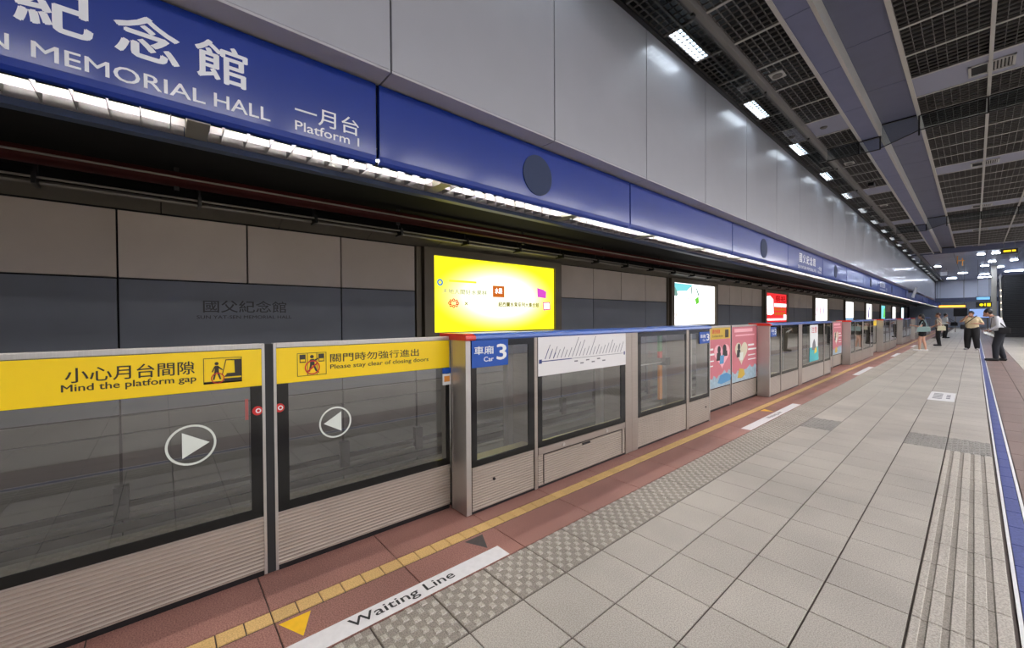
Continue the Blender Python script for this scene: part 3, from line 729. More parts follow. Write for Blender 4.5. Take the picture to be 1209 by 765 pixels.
def pictogram_gap(parent):
    x = DX+.003; y0, y1, z0, z1 = .160, .333, 1.157, 1.297
    f = MB()
    for a, b, c, d in ((y0, y1, z0, z0+.007), (y0, y1, z1-.003, z1), (y0, y0+.003, z0, z1), (y1-.003, y1, z0, z1)): rect(f, x, a, b, c, d)
    rect(f, x, y0, y1, z0, z0+.012)
    flat(f, x, [(.262, 1.205), (.262, 1.21), (.333, 1.21), (.333, 1.19), (.25, 1.19)])
    flat(f, x, [(.300, 1.21), (.333, 1.21), (.333, 1.285), (.285, 1.285), (.285, 1.280), (.298, 1.280)])
    flat(f, x, [(.240, 1.20), (.244, 1.20), (.262, 1.285), (.258, 1.285)]); flat(f, x, [(.258, 1.281), (.29, 1.281), (.29, 1.286), (.258, 1.286)])
    flat(f, x, [(.25, 1.168), (.333, 1.168), (.333, 1.182), (.25, 1.182)])
    # walking figure
    f.cyl((x, .218, 1.266), (x+.0015, .218, 1.266), .009, n=14)
    flat(f, x, [(.208, 1.218), (.228, 1.218), (.226, 1.254), (.210, 1.254)])
    flat(f, x, [(.195, 1.222), (.200, 1.220), (.212, 1.248), (.208, 1.252)]); flat(f, x, [(.226, 1.252), (.246, 1.232), (.243, 1.228), (.224, 1.242)])
    flat(f, x, [(.207, 1.220), (.217, 1.220), (.208, 1.178), (.200, 1.178)]); flat(f, x, [(.217, 1.220), (.228, 1.220), (.238, 1.180), (.231, 1.178)])
    pc = O('pictogram', f, INK, parent)
    O('warning_ring', MB().ring((x+.0017, .222, 1.186), UY, VZ, .030, .025, (.001, 0, 0), 24), REDINK, parent)
def pictogram_run(parent):
    x = DX+.003; y0, y1, z0, z1 = .616, .785, 1.155, 1.297
    f = MB()
    for a, b, c, d in ((y0, y1, z0, z0+.003), (y0, y1, z1-.003, z1), (y0, y0+.003, z0, z1), (y1-.003, y1, z0, z1), (.673, .676, 1.155, 1.297), (.727, .730, 1.155, 1.297)): rect(f, x, a, b, c, d)
    for a in (.630, .738):
        rect(f, x, a, a+.034, 1.238, 1.288); 
    f.cyl((x, .700, 1.272), (x+.0015, .700, 1.272), .011, n=14)
    flat(f, x, [(.688, 1.215), (.716, 1.222), (.712, 1.258), (.690, 1.256)])
    flat(f, x, [(.668, 1.232), (.690, 1.252), (.693, 1.246), (.672, 1.226)]); flat(f, x, [(.712, 1.252), (.735, 1.262), (.737, 1.256), (.714, 1.240)])
    flat(f, x, [(.688, 1.218), (.700, 1.218), (.688, 1.180), (.668, 1.176), (.668, 1.182), (.682, 1.188)]); flat(f, x, [(.704, 1.220), (.716, 1.222), (.728, 1.186), (.742, 1.172), (.736, 1.168), (.720, 1.182)])
    O('pictogram', f, INK, parent)
    b = MB(); rect(b, x+.0016, .634, .660, 1.244, 1.258); rect(b, x+.0016, .742, .768, 1.244, 1.258)
    O('pictogram_window', b, YBAN, parent)
    r = MB().ring((x+.002, .702, 1.205), UY, VZ, .044, .037, (.001, 0, 0), 28)
    flat(r, x+.002, [(.668, 1.180), (.674, 1.174), (.736, 1.230), (.730, 1.236)], .001)
    O('warning_ring', r, REDINK, parent)
BAN = {}
def leaf(y0, y1, right_edge_seal, label, style, wide=None):
    """one sliding half-height glass gate leaf; the seal side is where both leaves meet"""
    t = thing('sliding_door_leaf', (DX, (y0+y1)/2, 0), label, 'platform door', 'sliding platform door leaves')
    e0, e1 = y0, y1
    if right_edge_seal: ye = y1; O('edge_strip', MB().box(DX-.045, DX+.003, y1-.037, y1-.022, .012, 1.365), STEELV, t); O('rubber_seal', MB().box(DX-.045, DX+.001, y1-.022, y1, .012, 1.362), RUBBER, t); e1 = y1-.037
    else: O('edge_strip', MB().box(DX-.045, DX+.003, y0+.022, y0+.037, .012, 1.365), STEELV, t); O('rubber_seal', MB().box(DX-.045, DX+.001, y0, y0+.022, .012, 1.362), RUBBER, t); e0 = y0+.037
    O('top_rail', MB().box(DX-.045, DX+.004, e0, e1, 1.336, 1.366), STEELV, t, bev=.004)
    O('lower_panel', rib_panel(MB(), DX-.004, e0, e1, .035, .353, 15), RIBST, t)
    O('lower_back', MB().box(DX-.045, DX-.015, e0, e1, .035, .353), STEEL, t)
    O('bottom_guide', MB().box(DX-.05, DX-.012, e0, e1, .001, .035), BLKPL, t)
    sl = .063 if right_edge_seal else .030
    sr = .030 if right_edge_seal else .063
    if not right_edge_seal: sl, sr = .063, .030
    else: sl, sr = .030, .058
    window(t, DX, e0, e1, .355, 1.334, e0+sl, e1-sr, .406, 1.12)
    if style in ('gap', 'run', 'yellow'):
        BAN[t.name] = O('yellow_banner', MB().box(DX, DX+.002, e0+.001, e1-.001, 1.122, 1.334), YBAN if style != 'yellow' else YBAN, t)
    if style.startswith('pink'):
        O('poster', MB().box(DX, DX+.002, e0, e1, .37, 1.334), PINK, t)
    return t
D0 = .467
LA = leaf(D0-1.247, D0, True, 'left glass door leaf nearest the camera with yellow mind-the-gap banner', 'gap')
LB = leaf(D0, D0+1.236, False, 'right glass door leaf with yellow keep-clear banner, beside the first screen housing', 'run')
xk = DX+.0035
T('小心月台間隙', xk, -.342, .124, 1.218, 1.288, INK, BAN[LA.name], bold=.010); T('Mind the platform gap', xk, -.354, .130, 1.168, 1.212, INK, BAN[LA.name], bold=.014)
pictogram_gap(BAN[LA.name]); round_emblem(LA, .105, .843, .107, True)
T('關門時勿強行進出', xk, .808, 1.437, 1.228, 1.283, INK, BAN[LB.name], bold=.010); T('Please stay clear of closing doors', xk, .808, 1.517, 1.176, 1.214, INK, BAN[LB.name], bold=.012)
pictogram_run(BAN[LB.name]); round_emblem(LB, .838, .837, .100, False)
for t, y in ((LA, .410), (LB, .523)):
    O('red_sticker', MB().cyl((DX, y-.004, .978), (DX+.002, y-.004, .978), .026, n=20), REDINK, t)
    O('white_lens', MB().ring((DX+.002, y, .978), UY, VZ, .014, .008, (.002, 0, 0), 18), WHT, t)
O('red_notice', MB().box(DX-.02, DX-.016, .348, .364, .93, 1.05), REDINK, LA)
O('small_notice', MB().box(DX, DX+.0015, 1.640, 1.722, .985, 1.072), WHT, LB, bev=.001)
O('small_notice_head', MB().box(DX+.0005, DX+.002, 1.640, 1.728, 1.076, 1.118), SIGNBLUE, LB)
O('small_notice_mark', MB().box(DX+.0015, DX+.0025, 1.655, 1.705, 1.01, 1.055), ORANGE, LB)
# second pair: pink adverts
def heart(mb, x, yc, zc, w_, h_, t=.0015):
    pts = []
    for i in range(28):
        a = 2*math.pi*i/28
        pts.append((yc+w_*.5*math.sin(a)**3, zc+h_*.5*(13*math.cos(a)-5*math.cos(2*a)-2*math.cos(3*a)-math.cos(4*a))/15))
    flat(mb, x, list(reversed(pts)), t)
def pink(t, y0, y1, k):
    x = DX+.002; yc = (y0+y1)/2; W_ = y1-y0
    n = 14; pts = [(y0, .372)]+[(y1, .372)]+[(y1-W_*i/n, .56+.035*math.sin(i*1.9)+(.04 if i < n/2 else -.02)) for i in range(n+1)]
    O('poster_landscape', flat(MB(), x, pts), CYANL, t)
    if k == 0:
        O('title_band', MB().box(x, x+.0015, y0, y1, 1.15, 1.334), OCHRE, t)
        T('請勿倚靠', x+.002, y0+.12, y1-.42, 1.24, 1.31, REDINK, t, bold=.02); T('Do not lean on the doors', x+.002, y0+.12, y1-.3, 1.185, 1.22, INK, t, bold=.012)
        rect_ = MB(); rect(rect_, x+.002, y1-.22, y1-.08, 1.17, 1.30); O('small_pictogram', rect_, INK, t)
    hb = MB(); heart(hb, x+.0005, yc+(.08 if k == 0 else -.16), .89, .62 if k == 0 else .58, .42); O('photo_heart', hb, PINKL if k == 0 else mat('heart_pale_%d' % k, (214, 206, 180), .5), t)
    fb = MB(); o_ = yc+(.08 if k == 0 else -.16)
    fb.cyl((x+.002, o_-.12, .98), (x+.003, o_-.12, .98), .06, n=16); flat(fb, x+.002, [(o_-.22, .80), (o_-.04, .80), (o_-.06, .93), (o_-.20, .93)], .001)
    if k == 0: fb.cyl((x+.002, o_+.10, .98), (x+.003, o_+.10, .98), .075, n=16); flat(fb, x+.002, [(o_+.02, .86), (o_+.22, .86), (o_+.20, .95), (o_+.03, .95)], .001)
    O('photo_figures', fb, BLKINK, t)
    b2 = MB(); flat(b2, x+.003, [(o_-.1, .74), (o_+.06, .74), (o_+.08, .88), (o_-.08, .88)], .001); O('photo_clothing', b2, BLUEM if k == 0 else GREENW, t)
    tb_ = MB(); s = y0+.03 if k == 0 else yc+.16
    for i, l in enumerate((.13, .17, .15, .12) if k == 0 else (.30, .42, .36, .38)):
        z = (.98, .90, .80, .72)[i]; rect(tb_, x, s, s+l, z, z+(.030 if i < 2 else .018))
    O('printed_text', tb_, WHT, t)
    if k == 0: O('blue_flower', flat(MB(), x+.002, [(yc-.1, .44), (yc+.05, .41), (yc+.42, .44), (yc+.46, .52), (yc+.25, .58), (yc+.02, .56)]), BLUEM, t)
    else:
        O('yellow_flower', flat(MB(), x+.002, [(yc-.35, .44), (yc-.15, .42), (yc+.0, .47), (yc-.05, .57), (yc-.25, .60)]), OCHRE, t)
        O('title_line', rect(MB(), x, y0+.15, y1-.1, 1.17, 1.195).box(x, x+.0015, y0+.1, y1-.2, 1.24, 1.30), PINKL, t)
D1 = 7.312
q = leaf(D1-1.25, D1, True, 'left pink advert door leaf with ochre title band, second doorway', 'pink'); pink(q, D1-.88, D1-.04, 0)
q = leaf(D1, D1+1.232, False, 'right pink advert door leaf with heart shaped photo, second doorway', 'pink'); pink(q, D1+.04, D1+1.20, 1)
D2 = 14.81
q = leaf(D2-1.25, D2, True, 'left glass door leaf of the third doorway, mostly behind the second housing', 'plain')
q = leaf(D2, D2+1.237, False, 'far pink advert door leaf of the third doorway', 'pink'); pink(q, D2+.04, D2+1.20, 1)
D3 = 21.62
q = leaf(D3-1.237, D3, True, 'left yellow topped glass door leaf of the fourth doorway', 'yellow')
q = leaf(D3, D3+1.237, False, 'right yellow topped glass door leaf of the fourth doorway', 'yellow')
far_d = [28.5, 35.4, 42.3]
for i, d in enumerate(far_d):
    for s in (0, 1):
        leaf(d-1.237 if s == 0 else d, d if s == 0 else d+1.237, s == 0, '%s glass door leaf of the %s doorway, far down the platform' % (('left', 'right')[s], ('fifth', 'sixth', 'seventh')[i]), 'plain')

# fixed housings
FX = -2.51
def car_sign(t, y0, y1, z0, z1, full=True):
    t = O('car_sign', MB().box(FX+.001, FX+.006, y0, y1, z0, z1), SIGNBLUE, t, bev=.002)
    W_ = y1-y0; H_ = z1-z0
    T('車廂', FX+.0075, y0+W_*.06, y0+W_*.58, z0+H_*.47, z0+H_*.78, WHT, t, bold=.015)
    T('Car', FX+.0075, y0+W_*.31, y0+W_*.58, z0+H_*.20, z0+H_*.38, WHT, t, bold=.02)
    T('3', FX+.0075, y0+W_*.66, y0+W_*.95, z0+H_*.22, z0+H_*.83, WHT, t, bold=.035)
def line_map(t, y0, y1, z0, z1):
    t = O('map_board', MB().box(FX+.001, FX+.006, y0, y1, z0, z1), MAPW, t, bev=.003)
    x = FX+.0065; W_ = y1-y0; H_ = z1-z0
    g = MB(); n = 23; zl = z0+H_*.37
    rect(g, x, y0+W_*.31, y1-.05, zl-.002, zl+.002, .001)
    for i in range(n):
        a = y0+W_*.06+i*(W_*.90/n); l = H_*(.20+.10*((i*7) % 5)/4) + (H_*.30 if i in (7, 12) else (H_*.16 if i in (0, 8, 9, 18) else 0))
        if i in (7, 12, 18): l = min(l, H_*.52)
        dy = l*.55
        flat(g, x, [(a, zl+.018), (a+.007, zl+.018), (a+dy+.007, zl+.018+l), (a+dy, zl+.018+l)], .001)
    for i in range(6): rect(g, x, y0+W_*(.36+.065*i), y0+W_*(.36+.065*i)+.05, z0+H_*(.20 if i % 2 else .27), z0+H_*(.20 if i % 2 else .27)+.012, .001)
    O('map_names', g, MAPG, t)
    b = MB(); rect(b, x, y0+.04, y0+W_*.33, zl-.004, zl+.004, .001); rect(b, x, y0+.01, y0+.045, zl-.018, zl+.018, .001); rect(b, x, y1-.04, y1-.02, zl-.018, zl+.018, .001)
    for i in range(3):
        a = y0+W_*(.06+.04*i); flat(b, x+.001, [(a, zl+.018), (a+.008, zl+.018), (a+.055-.008*i, zl+.11-.02*i), (a+.047-.008*i, zl+.11-.02*i)], .001)
    O('map_line', b, MAPB, t)
def housing(y0, y1, panes, pillars, label, detail=True, capend=True, carname=None, mapz=None):
    t = thing('screen_housing', (-2.68, (y0+y1)/2, 0), label, 'platform screen', 'fixed screen housings between the doors')
    bx = -2.86
    # ends with a slot for the leaf
    O('end_panel', MB().box(-2.70, FX, y0, y0+.03, .005, 1.34).box(bx, -2.775, y0, y0+.03, .005, 1.34).box(-2.71, -2.695, y0-.004, y0+.03, .005, 1.34), STEELV, t)
    O('end_panel', MB().box(-2.70, FX, y1-.03, y1, .005, 1.34).box(bx, -2.775, y1-.03, y1, .005, 1.34), STEELV, t)
    O('corner_strip', MB().box(FX-.01, FX+.004, y0-.002, y0+.045, .005, 1.335), STEELV, t, bev=.003)
    # caps
    m0 = panes[1][0]-.05 if len(panes) > 3 else y0+.9; m1 = panes[-1][0]-.45
    def cap(a, b, xb, m):
        pr = [(xb, 1.338), (FX+.012, 1.338), (FX+.022, 1.350), (FX+.016, 1.372), (FX-.02, 1.388), (xb, 1.388)]
        O('cap', MB().prism([(x, a, z) for x, z in pr], (0, b-a, 0)), m, t)
    cap(y0-.01, y0+.085, bx-.005, CAPRED)
    cap(y0+.0855, m0, bx-.005, CAPBLUE); cap(m0+.0005, m1, -2.68, CAPBLUE); cap(m1+.0005, y1+.01, bx-.005, CAPBLUE)
    for i, (a, b, ga, gb) in enumerate(panes):
        window(t, FX, a, b, .362, 1.336, ga, gb, .412, 1.285)
        O('rear_pane', MB().add([(bx+.004, ga-.02, .25), (bx+.004, gb+.02, .25), (bx+.004, gb+.02, 1.3), (bx+.004, ga-.02, 1.3)], [(0, 3, 2, 1)]), GLASS_I, t)
        O('sill', MB().box(FX-(.15 if i == 0 else .06), FX-.014, a, b, .34, .40), AD_LIT_SILL, t)
        if detail: O('lower_panel', rib_panel(MB(), FX-.006, a+.008, b-.008, .02, .355, 16), RIBST, t)
        else: O('lower_panel', MB().box(FX-.02, FX, a+.008, b-.008, .02, .355), STEEL, t)
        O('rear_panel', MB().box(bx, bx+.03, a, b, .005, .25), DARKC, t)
        O('inner_post', MB().box(bx, -2.79, gb+.01, gb+.07, .005, 1.336), STEELV, t)
    for a, b in pillars:
        O('pillar', MB().box(bx, FX+.003, a+.002, b-.002, .005, 1.337), STEEL, t, bev=.002)
    O('plinth', MB().box(bx, FX-.008, y0+.02, y1-.02, 0, .02), BLKPL, t)
    return t
h1 = housing(1.715, 5.985, [(1.765, 2.432, 1.816, 2.362), (2.472, 3.822, 2.530, 3.740), (4.072, 5.252, 4.140, 5.225), (5.322, 5.962, 5.365, 5.92)],
             [(2.432, 2.472), (3.822, 3.948), (3.948, 4.072), (5.252, 5.322)], 'nearest fixed screen housing with red cap end, line map board and two car signs')
car_sign(h1, 1.768, 2.132, 1.126, 1.336); line_map(h1, 2.476, 3.826, .992, 1.342); car_sign(h1, 5.63, 5.955, 1.135, 1.30)
O('access_panel', MB().box(FX-.001, FX+.004, 2.54, 2.546, .03, .295).box(FX-.001, FX+.004, 3.75, 3.756, .03, .295).box(FX-.001, FX+.004, 2.546, 3.75, .289, .295), BLKPL, h1)
O('lock_band', MB().box(FX-.006, FX+.003, 2.48, 3.815, .298, .358), STEEL, h1)
for y in (2.805, 3.476): O('lock', MB().cyl((FX+.003, y, .330), (FX+.010, y, .330), .018, n=16), STEELV, h1)
O('slot_handle', MB().box(FX+.003, FX+.006, 3.08, 3.20, .262, .282), BLKPL, h1)
for y in (1.98, 5.84): O('lock', MB().cyl((FX-.002, y, .225), (FX+.006, y, .225), .012, n=12), BLKPL, h1)
O('striped_post', MB().box(-2.80, -2.77, 5.03, 5.10, .40, .86), ORANGE, h1); O('striped_post', MB().box(-2.80, -2.77, 5.03, 5.10, .96, 1.05), REDINK, h1); O('striped_post', MB().box(-2.80, -2.77, 5.03, 5.10, 1.05, 1.30), GREENP, h1)
O('inner_box', MB().box(-2.80, -2.72, 5.10, 5.22, .86, .96), BLKPL, h1); O('inner_tube', MB().cyl((-2.78, 4.1, .90), (-2.78, 5.1, .90), .008), STEELV, h1)
h2 = housing(8.555, 13.45, [(8.60, 9.235, 8.64, 9.20), (9.27, 10.46, 9.32, 10.42), (10.73, 12.70, 10.79, 12.66), (12.76, 13.42, 12.80, 13.38)],
             [(9.235, 9.27), (10.46, 10.73), (12.70, 12.76)], 'second fixed screen housing with a tall white and teal poster in its window')
car_sign(h2, 8.62, 8.94, 1.13, 1.31)
O('window_poster', MB().box(FX, FX+.002, 11.38, 12.10, .78, 1.31), WHT, h2)
O('window_poster_foot', flat(MB(), FX, [(11.33, .45), (12.17, .45), (12.14, .72), (12.1, .78), (11.38, .78), (11.36, .70)], .002), TEAL, h2)
O('poster_figure', flat(MB(), FX+.002, [(11.55, .72), (11.95, .70), (11.85, .90), (11.75, .98), (11.62, .88)]), MAPG, h2)
O('poster_mark', flat(MB(), FX+.003, [(11.75, .62), (12.0, .66), (11.95, .78), (11.8, .74)]), YBAN, h2)
T('注意', FX+.003, 11.5, 12.0, 1.12, 1.27, REDINK, h2, 'poster_lettering', .01)
def simple_housing(y0, y1, lab, sm=None):
    L = y1-y0; a = y0+.05
    ps = [(a, a+.65, a+.04, a+.61), (a+.70, a+L*.45, a+.75, a+L*.45-.05), (a+L*.5, y1-.72, a+L*.5+.05, y1-.77), (y1-.66, y1-.03, y1-.62, y1-.07)]
    t = housing(y0, y1, ps, [(a+.65, a+.70), (a+L*.45, a+L*.5), (y1-.72, y1-.66)], lab, False)
    return t
h3 = simple_housing(16.06, 20.37, 'third fixed screen housing, between the far pink leaf and the yellow topped doors')
h4 = simple_housing(22.87, 27.25, 'fourth fixed screen housing with reflective panes, behind yellow topped doors')
h5 = simple_housing(29.75, 34.15, 'fifth fixed screen housing, just left of the woman in black')
h6 = simple_housing(36.65, 41.05, 'sixth fixed screen housing, partly behind the woman in black')
h7 = simple_housing(43.55, 50.5, 'last fixed screen housing at the far end of the platform')
h0 = simple_housing(-5.2, -.785, 'fixed screen housing left of the nearest doors, outside the photograph')

# ------------------------------------------------------------------ far end furniture
pl = thing('pillar', (.92, 45, 0), 'cream square pillar beside the black slatted block', 'pillar')
O('shaft', MB().box(.78, 1.05, 45, 45.35, 0, 5.1), CREAMP, pl, bev=.01)
O('pillar_foot', MB().box(.76, 1.07, 44.98, 45.37, 0, .15), STEEL, pl)
bb = thing('slatted_block', (2.8, 43.5, 0), 'large black slatted block under the stairs at the right edge', 'stair enclosure')
O('block_body', MB().box(1.30, 6.0, 43.1, 52, 0.05, 4.25), VOID, bb)
sb = MB()
for i in range(42): sb.prism([(1.30, 43.1, .06+.1*i), (1.30, 43.02, .07+.1*i), (1.30, 43.04, .14+.1*i), (1.30, 43.1, .15+.1*i)], (4.7, 0, 0))
O('slat_field', sb, SHUT, bb, kind='stuff')
O('block_plinth', MB().box(1.26, 6.05, 42.98, 52, 0, .05), LEDGE, bb)
O('block_header', MB().box(1.2, 6.05, 43.0, 52, 4.25, 4.45), PURPD, bb)
ht = thing('stair_edge_trim', (1.18, 43.2, 0), 'upright pale trim strip with small lamps beside the pillar', 'trim strip')
O('strip', MB().prism([(1.10, 43.05, 4.3), (1.17, 43.05, 4.3), (1.29, 43.05, .05), (1.22, 43.05, .05)], (0, .1, 0)), SILV, ht)
lm2 = MB()
for z in (1.3, 1.9, 2.35, 2.8, 3.2): lm2.box(1.19-(z-1.3)*.02, 1.24-(z-1.3)*.02, 43.02, 43.05, z, z+.06)
O('small_lamp', lm2, emis('warm_dot', (255, 226, 200), 4), ht)
def sign(name, x0, x1, y, z0, z1, m, label, cat, hang=True, top=5.1):
    t = thing(name, ((x0+x1)/2, y, z0), label, cat)
    O('casing', MB().box(x0-.03, x1+.03, y, y+.12, z0-.03, z1+.03), BLKPL, t)
    O('face', MB().box(x0, x1, y-.01, y, z0, z1), m, t)
    if hang:
        for x in (x0+.05, x1-.05): O('hanger', MB().cyl((x, y+.06, z1+.03), (x, y+.06, top), .006, n=8), RIBD, t)
    return t
e_led = emis('led_yellow', (255, 206, 30), 1.6); e_bsign = emis('sign_blue_glow', (120, 180, 232), 1.2); e_ysign = emis('sign_yellow_glow', (240, 220, 30), 1.2); e_warm = emis('warm_glow', (255, 170, 70), 2.0)
s_ = sign('led_display', .76, 1.16, 27, 4.16, 4.30, BLKPL, 'small black hanging display with yellow letters high at the right edge', 'display', top=5.26)
O('led_text', MB().box(.80, 1.0, 26.985, 26.99, 4.20, 4.27).box(1.03, 1.13, 26.985, 26.99, 4.20, 4.27), e_led, s_)
s_ = sign('direction_sign', .09, .66, 40, 2.55, 2.72, e_bsign, 'pale blue lit sign hanging left of the cream pillar', 'sign')
s_ = sign('exit_sign', .09, .70, 39.6, 2.08, 2.35, BLKPL, 'black and yellow lit sign directly under the pale blue sign', 'sign', top=5.1)
mb = MB().box(.42, .48, 39.58, 39.59, 2.12, 2.31).cyl((.30, 39.59, 2.21), (.30, 39.58, 2.21), .09, n=16).box(.53, .68, 39.58, 39.59, 2.11, 2.31)
O('yellow_symbol', mb, e_ysign, s_)
s_ = sign('orange_display', -1.62, -.40, 41, 2.10, 2.24, e_warm, 'long orange glowing display bar at the far end over the platform', 'display')
s_ = sign('pale_board', -.30, .90, 57, 1.35, 2.15, emis('board_glow', (150, 178, 236), .9), 'pale blue lit board on the far platform behind the people', 'board', False)
for x in (-.2, .8): O('board_leg', MB().box(x-.04, x+.04, 57.02, 57.10, 0, 1.35), STEEL, s_)
s_ = sign('hanging_monitor', -1.70, -1.32, 44, 4.5, 4.82, WHITEPL, 'grey hanging monitor box under the far ceiling', 'monitor')
s_ = sign('dark_wall_display', -1.25, -.45, 56, 1.5, 2.2, BLKPL, 'dark board at the far end between the standing people', 'board', False)
for x in (-1.15, -.55): O('board_leg', MB().box(x-.03, x+.03, 56.02, 56.08, 0, 1.5), STEEL, s_)
hb_ = thing('orange_bracket', (-.55, 36, 4.6), 'orange glowing bracket frame hanging from the far ceiling', 'bracket')
O('bracket_frame', MB().box(-.70, -.66, 36, 36.04, 4.62, 5.12).box(-.50, -.46, 36, 36.04, 4.5, 4.95).box(-.70, -.40, 36, 36.04, 4.78, 4.83), mat('orange_bracket_paint', (232, 160, 70), .5), hb_)
tvm = thing('fascia_display', (-2.55, 37, 3.1), 'white tilted display hanging from the blue fascia far down the track', 'display')
O('display_body', MB().prism([(-2.66, 36.2, 2.72), (-2.60, 36.2, 2.70), (-2.42, 36.2, 3.35), (-2.48, 36.2, 3.37)], (0, 1.1, 0)), WHITEPL, tvm)
O('display_arm', MB().box(-2.83, -2.52, 36.6, 36.7, 3.05, 3.10), BLKPL, tvm)

# ------------------------------------------------------------------ people
SKIN = mat('skin', (206, 160, 136), .5); SKIN2 = mat('skin_tan', (178, 132, 108), .5)
def remesh(mb, vox, m, name, sm=3):
    me = mb.mesh(name, m); o = bpy.data.objects.new('tmp', me); COL.objects.link(o)
    r = o.modifiers.new('r', 'REMESH'); r.mode = 'VOXEL'; r.voxel_size = vox; r.use_smooth_shade = True
    s = o.modifiers.new('s', 'SMOOTH'); s.factor = .5; s.iterations = sm
    dg = bpy.context.evaluated_depsgraph_get(); out = bpy.data.meshes.new_from_object(o.evaluated_get(dg))
    bpy.data.objects.remove(o); bpy.data.meshes.remove(me); out.name = name
    if not out.materials: out.materials.append(m)
    return out
def cap_(mb, a, b, ra, rb):
    mb.cyl(a, b, ra, rb, 12); mb.sphere(a, ra, 12, 8); mb.sphere(b, rb, 12, 8)
BASE = dict(pel=(0, 0, .94), waist=(0, .01, 1.08), chest=(0, .01, 1.28), neck=(0, .0, 1.44), head=(0, .03, 1.59),
            shl=(-.175, 0, 1.39), shr=(.175, 0, 1.39), ell=(-.22, -.02, 1.11), elr=(.22, -.02, 1.11), wrl=(-.23, .06, .87), wrr=(.23, .06, .87),
            hpl=(-.09, 0, .92), hpr=(.09, 0, .92), knl=(-.10, .03, .50), knr=(.10, .03, .50), anl=(-.11, -.02, .085), anr=(.11, -.02, .085),
            tol=(-.125, .15, .03), tor=(.125, .15, .03))
def person(label, loc, rz, H, pose, skin, top, bottom, shoes, hair, style):
    j = {k: Vector(v) for k, v in BASE.items()}
    for k, v in pose.items():
        if k in j: j[k] = Vector(v)
    b = MB(); fat = style.get('fat', 1.0)
    for s in (-1, 1):
        cap_(b, j['pel']+Vector((.055*s, 0, 0)), j['waist']+Vector((.05*s, 0, 0)), .105*fat, .090*fat)
        cap_(b, j['waist']+Vector((.05*s, 0, 0)), j['chest']+Vector((.07*s, 0, 0)), .090*fat, .10*fat)
        L = 'l' if s < 0 else 'r'
        cap_(b, j['chest']+Vector((.07*s, 0, 0)), j['sh'+L], .09, .052); cap_(b, j['sh'+L], j['neck'], .05, .05)
        cap_(b, j['sh'+L], j['el'+L], .050, .038); cap_(b, j['el'+L], j['wr'+L], .038, .026)
        cap_(b, j['hp'+L], j['kn'+L], .085*style.get('leg', 1), .055); cap_(b, j['kn'+L], j['kn'+L].lerp(j['an'+L], .35)+Vector((0, -.012, 0)), .052, .053); cap_(b, j['kn'+L].lerp(j['an'+L], .35)+Vector((0, -.012, 0)), j['an'+L], .053, .036)
        cap_(b, j['an'+L]+Vector((0, -.03, -.03)), j['to'+L], .036, .028)
        d = (j['wr'+L]-j['el'+L]).normalized(); hd = pose.get('hand'+L, d); hd = Vector(hd).normalized()
        side = Vector((1, 0, 0)) if abs(hd.x) < .7 else Vector((0, 1, 0)); side = (side-hd*side.dot(hd)).normalized(); up = hd.cross(side)
        w0 = j['wr'+L]; palm = w0+hd*.075
        for q in (-.022, 0, .022): cap_(b, w0+side*q*.5, palm+side*q, .017, .014)
        curl = up*(-s if abs(up.z) > .5 and up.z*s < 0 else 1)*-.012
        for q, l in ((-.030, .058), (-.010, .070), (.010, .066), (.030, .050)):
            p1 = palm+side*q; p2 = p1+hd*l*.55+curl; p3 = p2+hd*l*.42+curl*2
            cap_(b, p1, p2, .0095, .009); cap_(b, p2, p3, .009, .0075)
        cap_(b, w0+hd*.03-side*.02*s, w0+hd*.065-side*.045*s+curl, .012, .010); cap_(b, w0+hd*.065-side*.045*s+curl, w0+hd*.09-side*.05*s+curl*2, .010, .0085)
    cap_(b, j['chest']+Vector((0, 0, .06)), j['neck'], .08, .055); cap_(b, j['neck'], j['head']+Vector((0, -.01, -.05)), .052, .05)
    # head with a facing direction
    face = Vector(pose.get('face', (0, 1, 0))).normalized(); h = j['head']
    b.sphere(h, (.077, .09, .112), 20, 14); b.sphere(h+face*.03+Vector((0, 0, -.055)), (.052, .055, .052), 14, 10)
    lat = face.cross(Vector((0, 0, 1))).normalized()
    cap_(b, h+face*.088+Vector((0, 0, .01)), h+face*.108+Vector((0, 0, -.028)), .009, .014)
    for s in (-1, 1): b.sphere(h+lat*.078*s+Vector((0, 0, -.005)), (.014, .02, .03), 8, 6)
    b.sphere(h+face*.088+Vector((0, 0, -.058)), (.02, .014, .009), 8, 6)
    me = remesh(b, .0085, skin, 'person', 2)
    root = bpy.data.objects.new('person', me); COL.objects.link(root)
    root.location = loc; root.rotation_euler = (0, 0, rz); sc = H/1.705; root.scale = (sc, sc, sc)
    props(root, label, 'person')
    def child(name, me_): o = bpy.data.objects.new(name, me_); COL.objects.link(o); o.parent = root; return o
    ey = MB()
    for s in (-1, 1): ey.sphere(h+face*.083+lat*.030*s+Vector((0, 0, .008)), .0095, 8, 6)
    child('eye', ey.mesh('eye', BLKINK, True))
    # hair
    hm = MB(); hm.sphere(h+Vector((0, 0, .022))-face*.018, (.090, .098, .108), 20, 14)
    if style.get('long'): cap_(hm, h-face*.05+Vector((0, 0, .0)), h-face*.075+Vector((0, 0, -.22)), .075, .05)
    hb = hm
    hme = remesh(hb, .012, hair, 'hair', 2)
    # cut the fringe away from the face
    bm = bmesh.new(); bm.from_mesh(hme)
    dl = [v for v in bm.verts if (v.co-h).dot(face) > .048 and v.co.z < h.z+.055] + [v for v in bm.verts if not style.get('long') and v.co.z < h.z-.045 and (v.co-h).dot(face) > -.05]
    bmesh.ops.delete(bm, geom=list(set(dl)), context='VERTS'); bm.to_mesh(hme); bm.free()
    child('hair', hme)
    # top garment
    g = MB(); T_ = style.get('sleeve', .55); hem = style.get('hem', .90)
